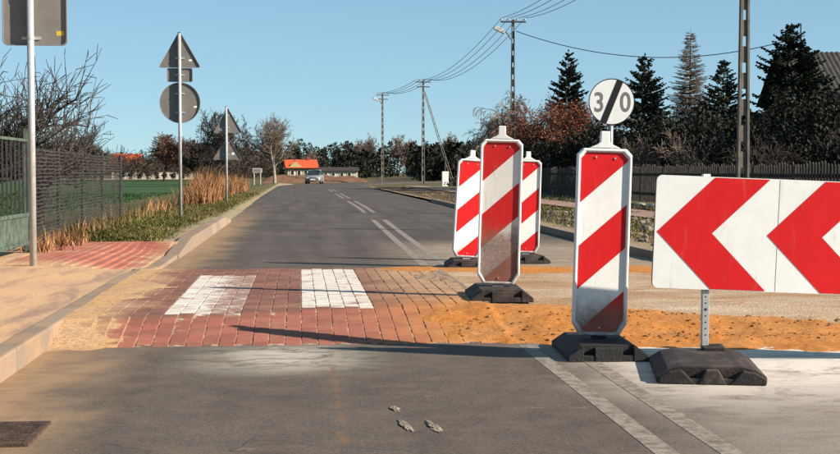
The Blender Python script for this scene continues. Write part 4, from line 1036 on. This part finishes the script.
spots = [(12.6, 66, 2.0, 1.5, 'dark shrub behind the fence under the lamp pole'), (13.0, 57, 2.3, 1.6, 'dark shrub behind the fence left of the 30 sign'), (14.0, 52, 2.6, 1.7, 'dark shrub behind the fence right of the 30 sign post'),
  (15.2, 50, 2.5, 1.6, 'dark shrub over the left end of the chevron board'), (16.5, 53, 3.0, 1.7, 'tall dark shrub between the two middle spruces'), (16.2, 46, 2.5, 1.6, 'dark shrub left of the nearest concrete pole'),
  (17.2, 44, 2.7, 1.6, 'dark shrub right of the nearest concrete pole'), (18.4, 44.5, 3.1, 1.7, 'tall dark shrub under the largest spruce, left side'), (19.6, 45, 3.3, 1.8, 'tall dark shrub under the largest spruce, right side'),
  (20.2, 44, 2.9, 1.8, 'broad dark shrub before the house at the right edge'), (17.6, 40, 2.0, 1.5, 'low dark shrub behind the fence at the right edge'), (19.0, 60, 3.2, 1.9, 'dark shrub under the bare larch'), (21.8, 47, 2.9, 1.9, 'dark shrub hiding the house wing'), (22.2, 51, 3.0, 2.0, 'dark evergreen shrub below the house gable')]
for k, (x, y, hh, r, lab) in enumerate(spots): shrub((x, y, -.08), hh*1.4, r*1.1, lab, 70+k)
for k, (x, y) in enumerate(((11.8, 95), (12.9, 93))): shrub((x, y, -.08), .75, 1.0, ['low dark bush right of the white marker pillar', 'low dark bush behind the leaning beacon board top'][k], 90+k, 700, 'darkleaf', .1, 'low_bush', 'bush', 'low bushes by the marker pillar', False)
nm = ['first', 'second', 'third', 'fourth', 'fifth', 'sixth', 'seventh', 'eighth']
for k in range(8): shrub((-26.3+1.25*k, 196.5, -.08), 1.35, .38, f'{nm[k]} small thuja from the left in the row across the field', 100+k, 160, 'darkleaf', .14, 'thuja_bush', 'thuja', 'row of thujas across the field', False)

# far pine wood: one mass
rg = np.random.default_rng(5); C3 = []; SZ = []; TR = []
C4 = []
for k in range(560):
    x = rg.uniform(-190, 260); y = rg.uniform(330, 420); hh = rg.uniform(7.0, 9.6)
    if -75 < x < -30 and y < 405: hh *= .55 if x < -38 else 1.0
    if x < -30: y += 60
    n = 150; f = rg.uniform(0, 1, n)**1.0; rr = (1-f**3*.8)*rg.uniform(1.5, 2.6); a = rg.uniform(0, 6.28, n); q = np.sqrt(rg.uniform(.2, 1, n))
    C3.append(np.stack([x+np.cos(a)*rr*q, y+np.sin(a)*rr*q, .05+f*hh], 1)); TR.append((x, y, -.1, x, y, hh*.9, .16, .05))
for k in range(520):
    if k < 200: x = rg.uniform(-50, 80); y = rg.uniform(235, 300)
    else: y = rg.uniform(146, 235); x = rg.uniform(.085*y+.8, .42*y)
    hh = 1.05+y*(25/1300)*(rg.uniform(.62, 1.0) if rg.random() < .75 else rg.uniform(1.0, 1.22))
    if abs(x/y+.1316) < .02: continue
    n = 170; f = rg.uniform(0, 1, n)**1.0; rr = (1-f**3*.8)*rg.uniform(.9, 1.9); a = rg.uniform(0, 6.28, n); q = np.sqrt(rg.uniform(.2, 1, n))
    C3.append(np.stack([x+np.cos(a)*rr*q, y+np.sin(a)*rr*q, .05+f*hh], 1)); TR.append((x, y, -.1, x, y, hh*.9, .12, .04))
cc = np.concatenate(C3); V, F = join([quads(cc, rg.uniform(.25, .6, len(cc)), .35, rg=rg), seg_mesh(TR, 4)])
stuff(np_mesh('pine_wood', V, F, 'pine'), 'dark pine wood along the horizon', 'wood')
rg = np.random.default_rng(6); C3 = []
for k in range(60):
    x = rg.uniform(-30, -4); y = rg.uniform(165, 235); hh = rg.uniform(3.0, 5.0); n = 160
    d = rg.normal(size=(n,3)); d /= np.linalg.norm(d, axis=1, keepdims=True); C3.append(np.array([x, y, hh*.55]) + d*np.array([1.5, 1.5, hh*.48])*rg.uniform(.4, 1, (n,1)))
cc = np.concatenate(C3); V, F = quads(cc, .55, .09, rg=rg); stuff(np_mesh('bare_thicket', V, F, 'brownwood'), 'brown leafless thicket beyond the field', 'thicket')

# grasses
def blades(name, n, xy, zf, hmin, hmax, w, mat, label, cat, lean=.35, seed=1):
    rg = np.random.default_rng(seed); P = xy(n, rg); x, y = P[:,0], P[:,1]; z = zf(x, y); b = np.stack([x, y, z-.01], 1); h_ = (rg.uniform(hmin, hmax, n)*(.75+.35*vnoise(x, y, seed, 2, 1.1)))[:,None]; a = rg.uniform(0, 6.28, n)
    d = np.stack([np.cos(a), np.sin(a), np.zeros(n)], 1); l = rg.normal(0, lean, (n,2)); top = b + np.concatenate([l, np.ones((n,1))], 1)*h_; mid = b + np.concatenate([l*.3, np.ones((n,1))*.55], 1)*h_
    V = np.stack([b-d*w, b+d*w, mid+d*w*.8, mid-d*w*.8, top], 1).reshape(-1,3); k = np.arange(n)[:,None]*5
    F = np.concatenate([k+np.array([[0,1,2]]), k+np.array([[0,2,3]]), k+np.array([[3,2,4]])]); return stuff(np_mesh(name, V, F, mat), label, cat)
def clumps(x0, x1, y0, y1, nc, sp, pw=1.0):
    def f(n, rg):
        cx_ = rg.uniform(x0, x1, nc); cy = y0+(y1-y0)*rg.uniform(0, 1, nc)**pw; i = rg.integers(0, nc, n); return np.stack([cx_[i]+rg.normal(0, sp, n), np.maximum(cy[i]+rg.normal(0, sp, n), y0-.0)], 1)
    return f
blades('verge_grass', 26000, clumps(-3.6, -1.98, 17.5, 60, 1700, .09, 1.7), vergez, .04, .13, .008, 'grass', 'short olive grass on the left verge', 'grass', .6, 1)
blades('dry_verge_grass', 12000, clumps(-3.4, -2.0, 17.5, 70, 900, .10, 1.6), vergez, .03, .10, .007, 'drygrass', 'dry straw coloured grass mixed into the verge', 'grass', .7, 2)
blades('fence_weeds', 550, clumps(-3.25, -2.85, 15.5, 27, 90, .09), lambda x, y: np.where(y < 17.4, .13, vergez(x, y)), .10, .36, .006, 'drygrass', 'tall dry weeds along the foot of the netting fence', 'weeds', .3, 3)
blades('fence_brush', 420, clumps(-3.2, -2.85, 14.6, 18.5, 22, .09), lambda x, y: np.where(y < 17.4, .13, vergez(x, y)), .08, .34, .007, 'reed', 'rust brown dead weeds by the gate post', 'weeds', .4, 4)
blades('reeds', 3000, clumps(-3.6, -2.75, 37, 68, 120, .13, 1.1), vergez, .35, 1.3, .009, 'reed', 'tall rust orange dry reeds beside the verge', 'reeds', .22, 5)
blades('low_reeds', 160, clumps(-3.9, -3.1, 27, 36, 40, .12), vergez, .2, .55, .009, 'reed', 'lower dry reeds at the near end of the reed bed', 'reeds', .25, 6)
blades('roadside_grass', 9000, clumps(5.0, 10.6, 12, 60, 520, .16, 1.5), rightz, .04, .16, .009, 'drygrass', 'dry grass tufts on the right roadside', 'grass', .6, 7)
blades('roadside_weeds', 6000, clumps(5.0, 7.1, 12, 40, 260, .16, 1.3), rightz, .04, .15, .010, 'grass', 'dark green weeds growing in the dug up soil', 'weeds', .6, 8)
blades('field_crop', 30000, clumps(-24, -6.2, 26, 70, 6000, .3, 1.4), lambda x, y: np.full_like(x, -.08), .05, .12, .02, 'crop', 'young green crop in the field', 'crop', .5, 9)
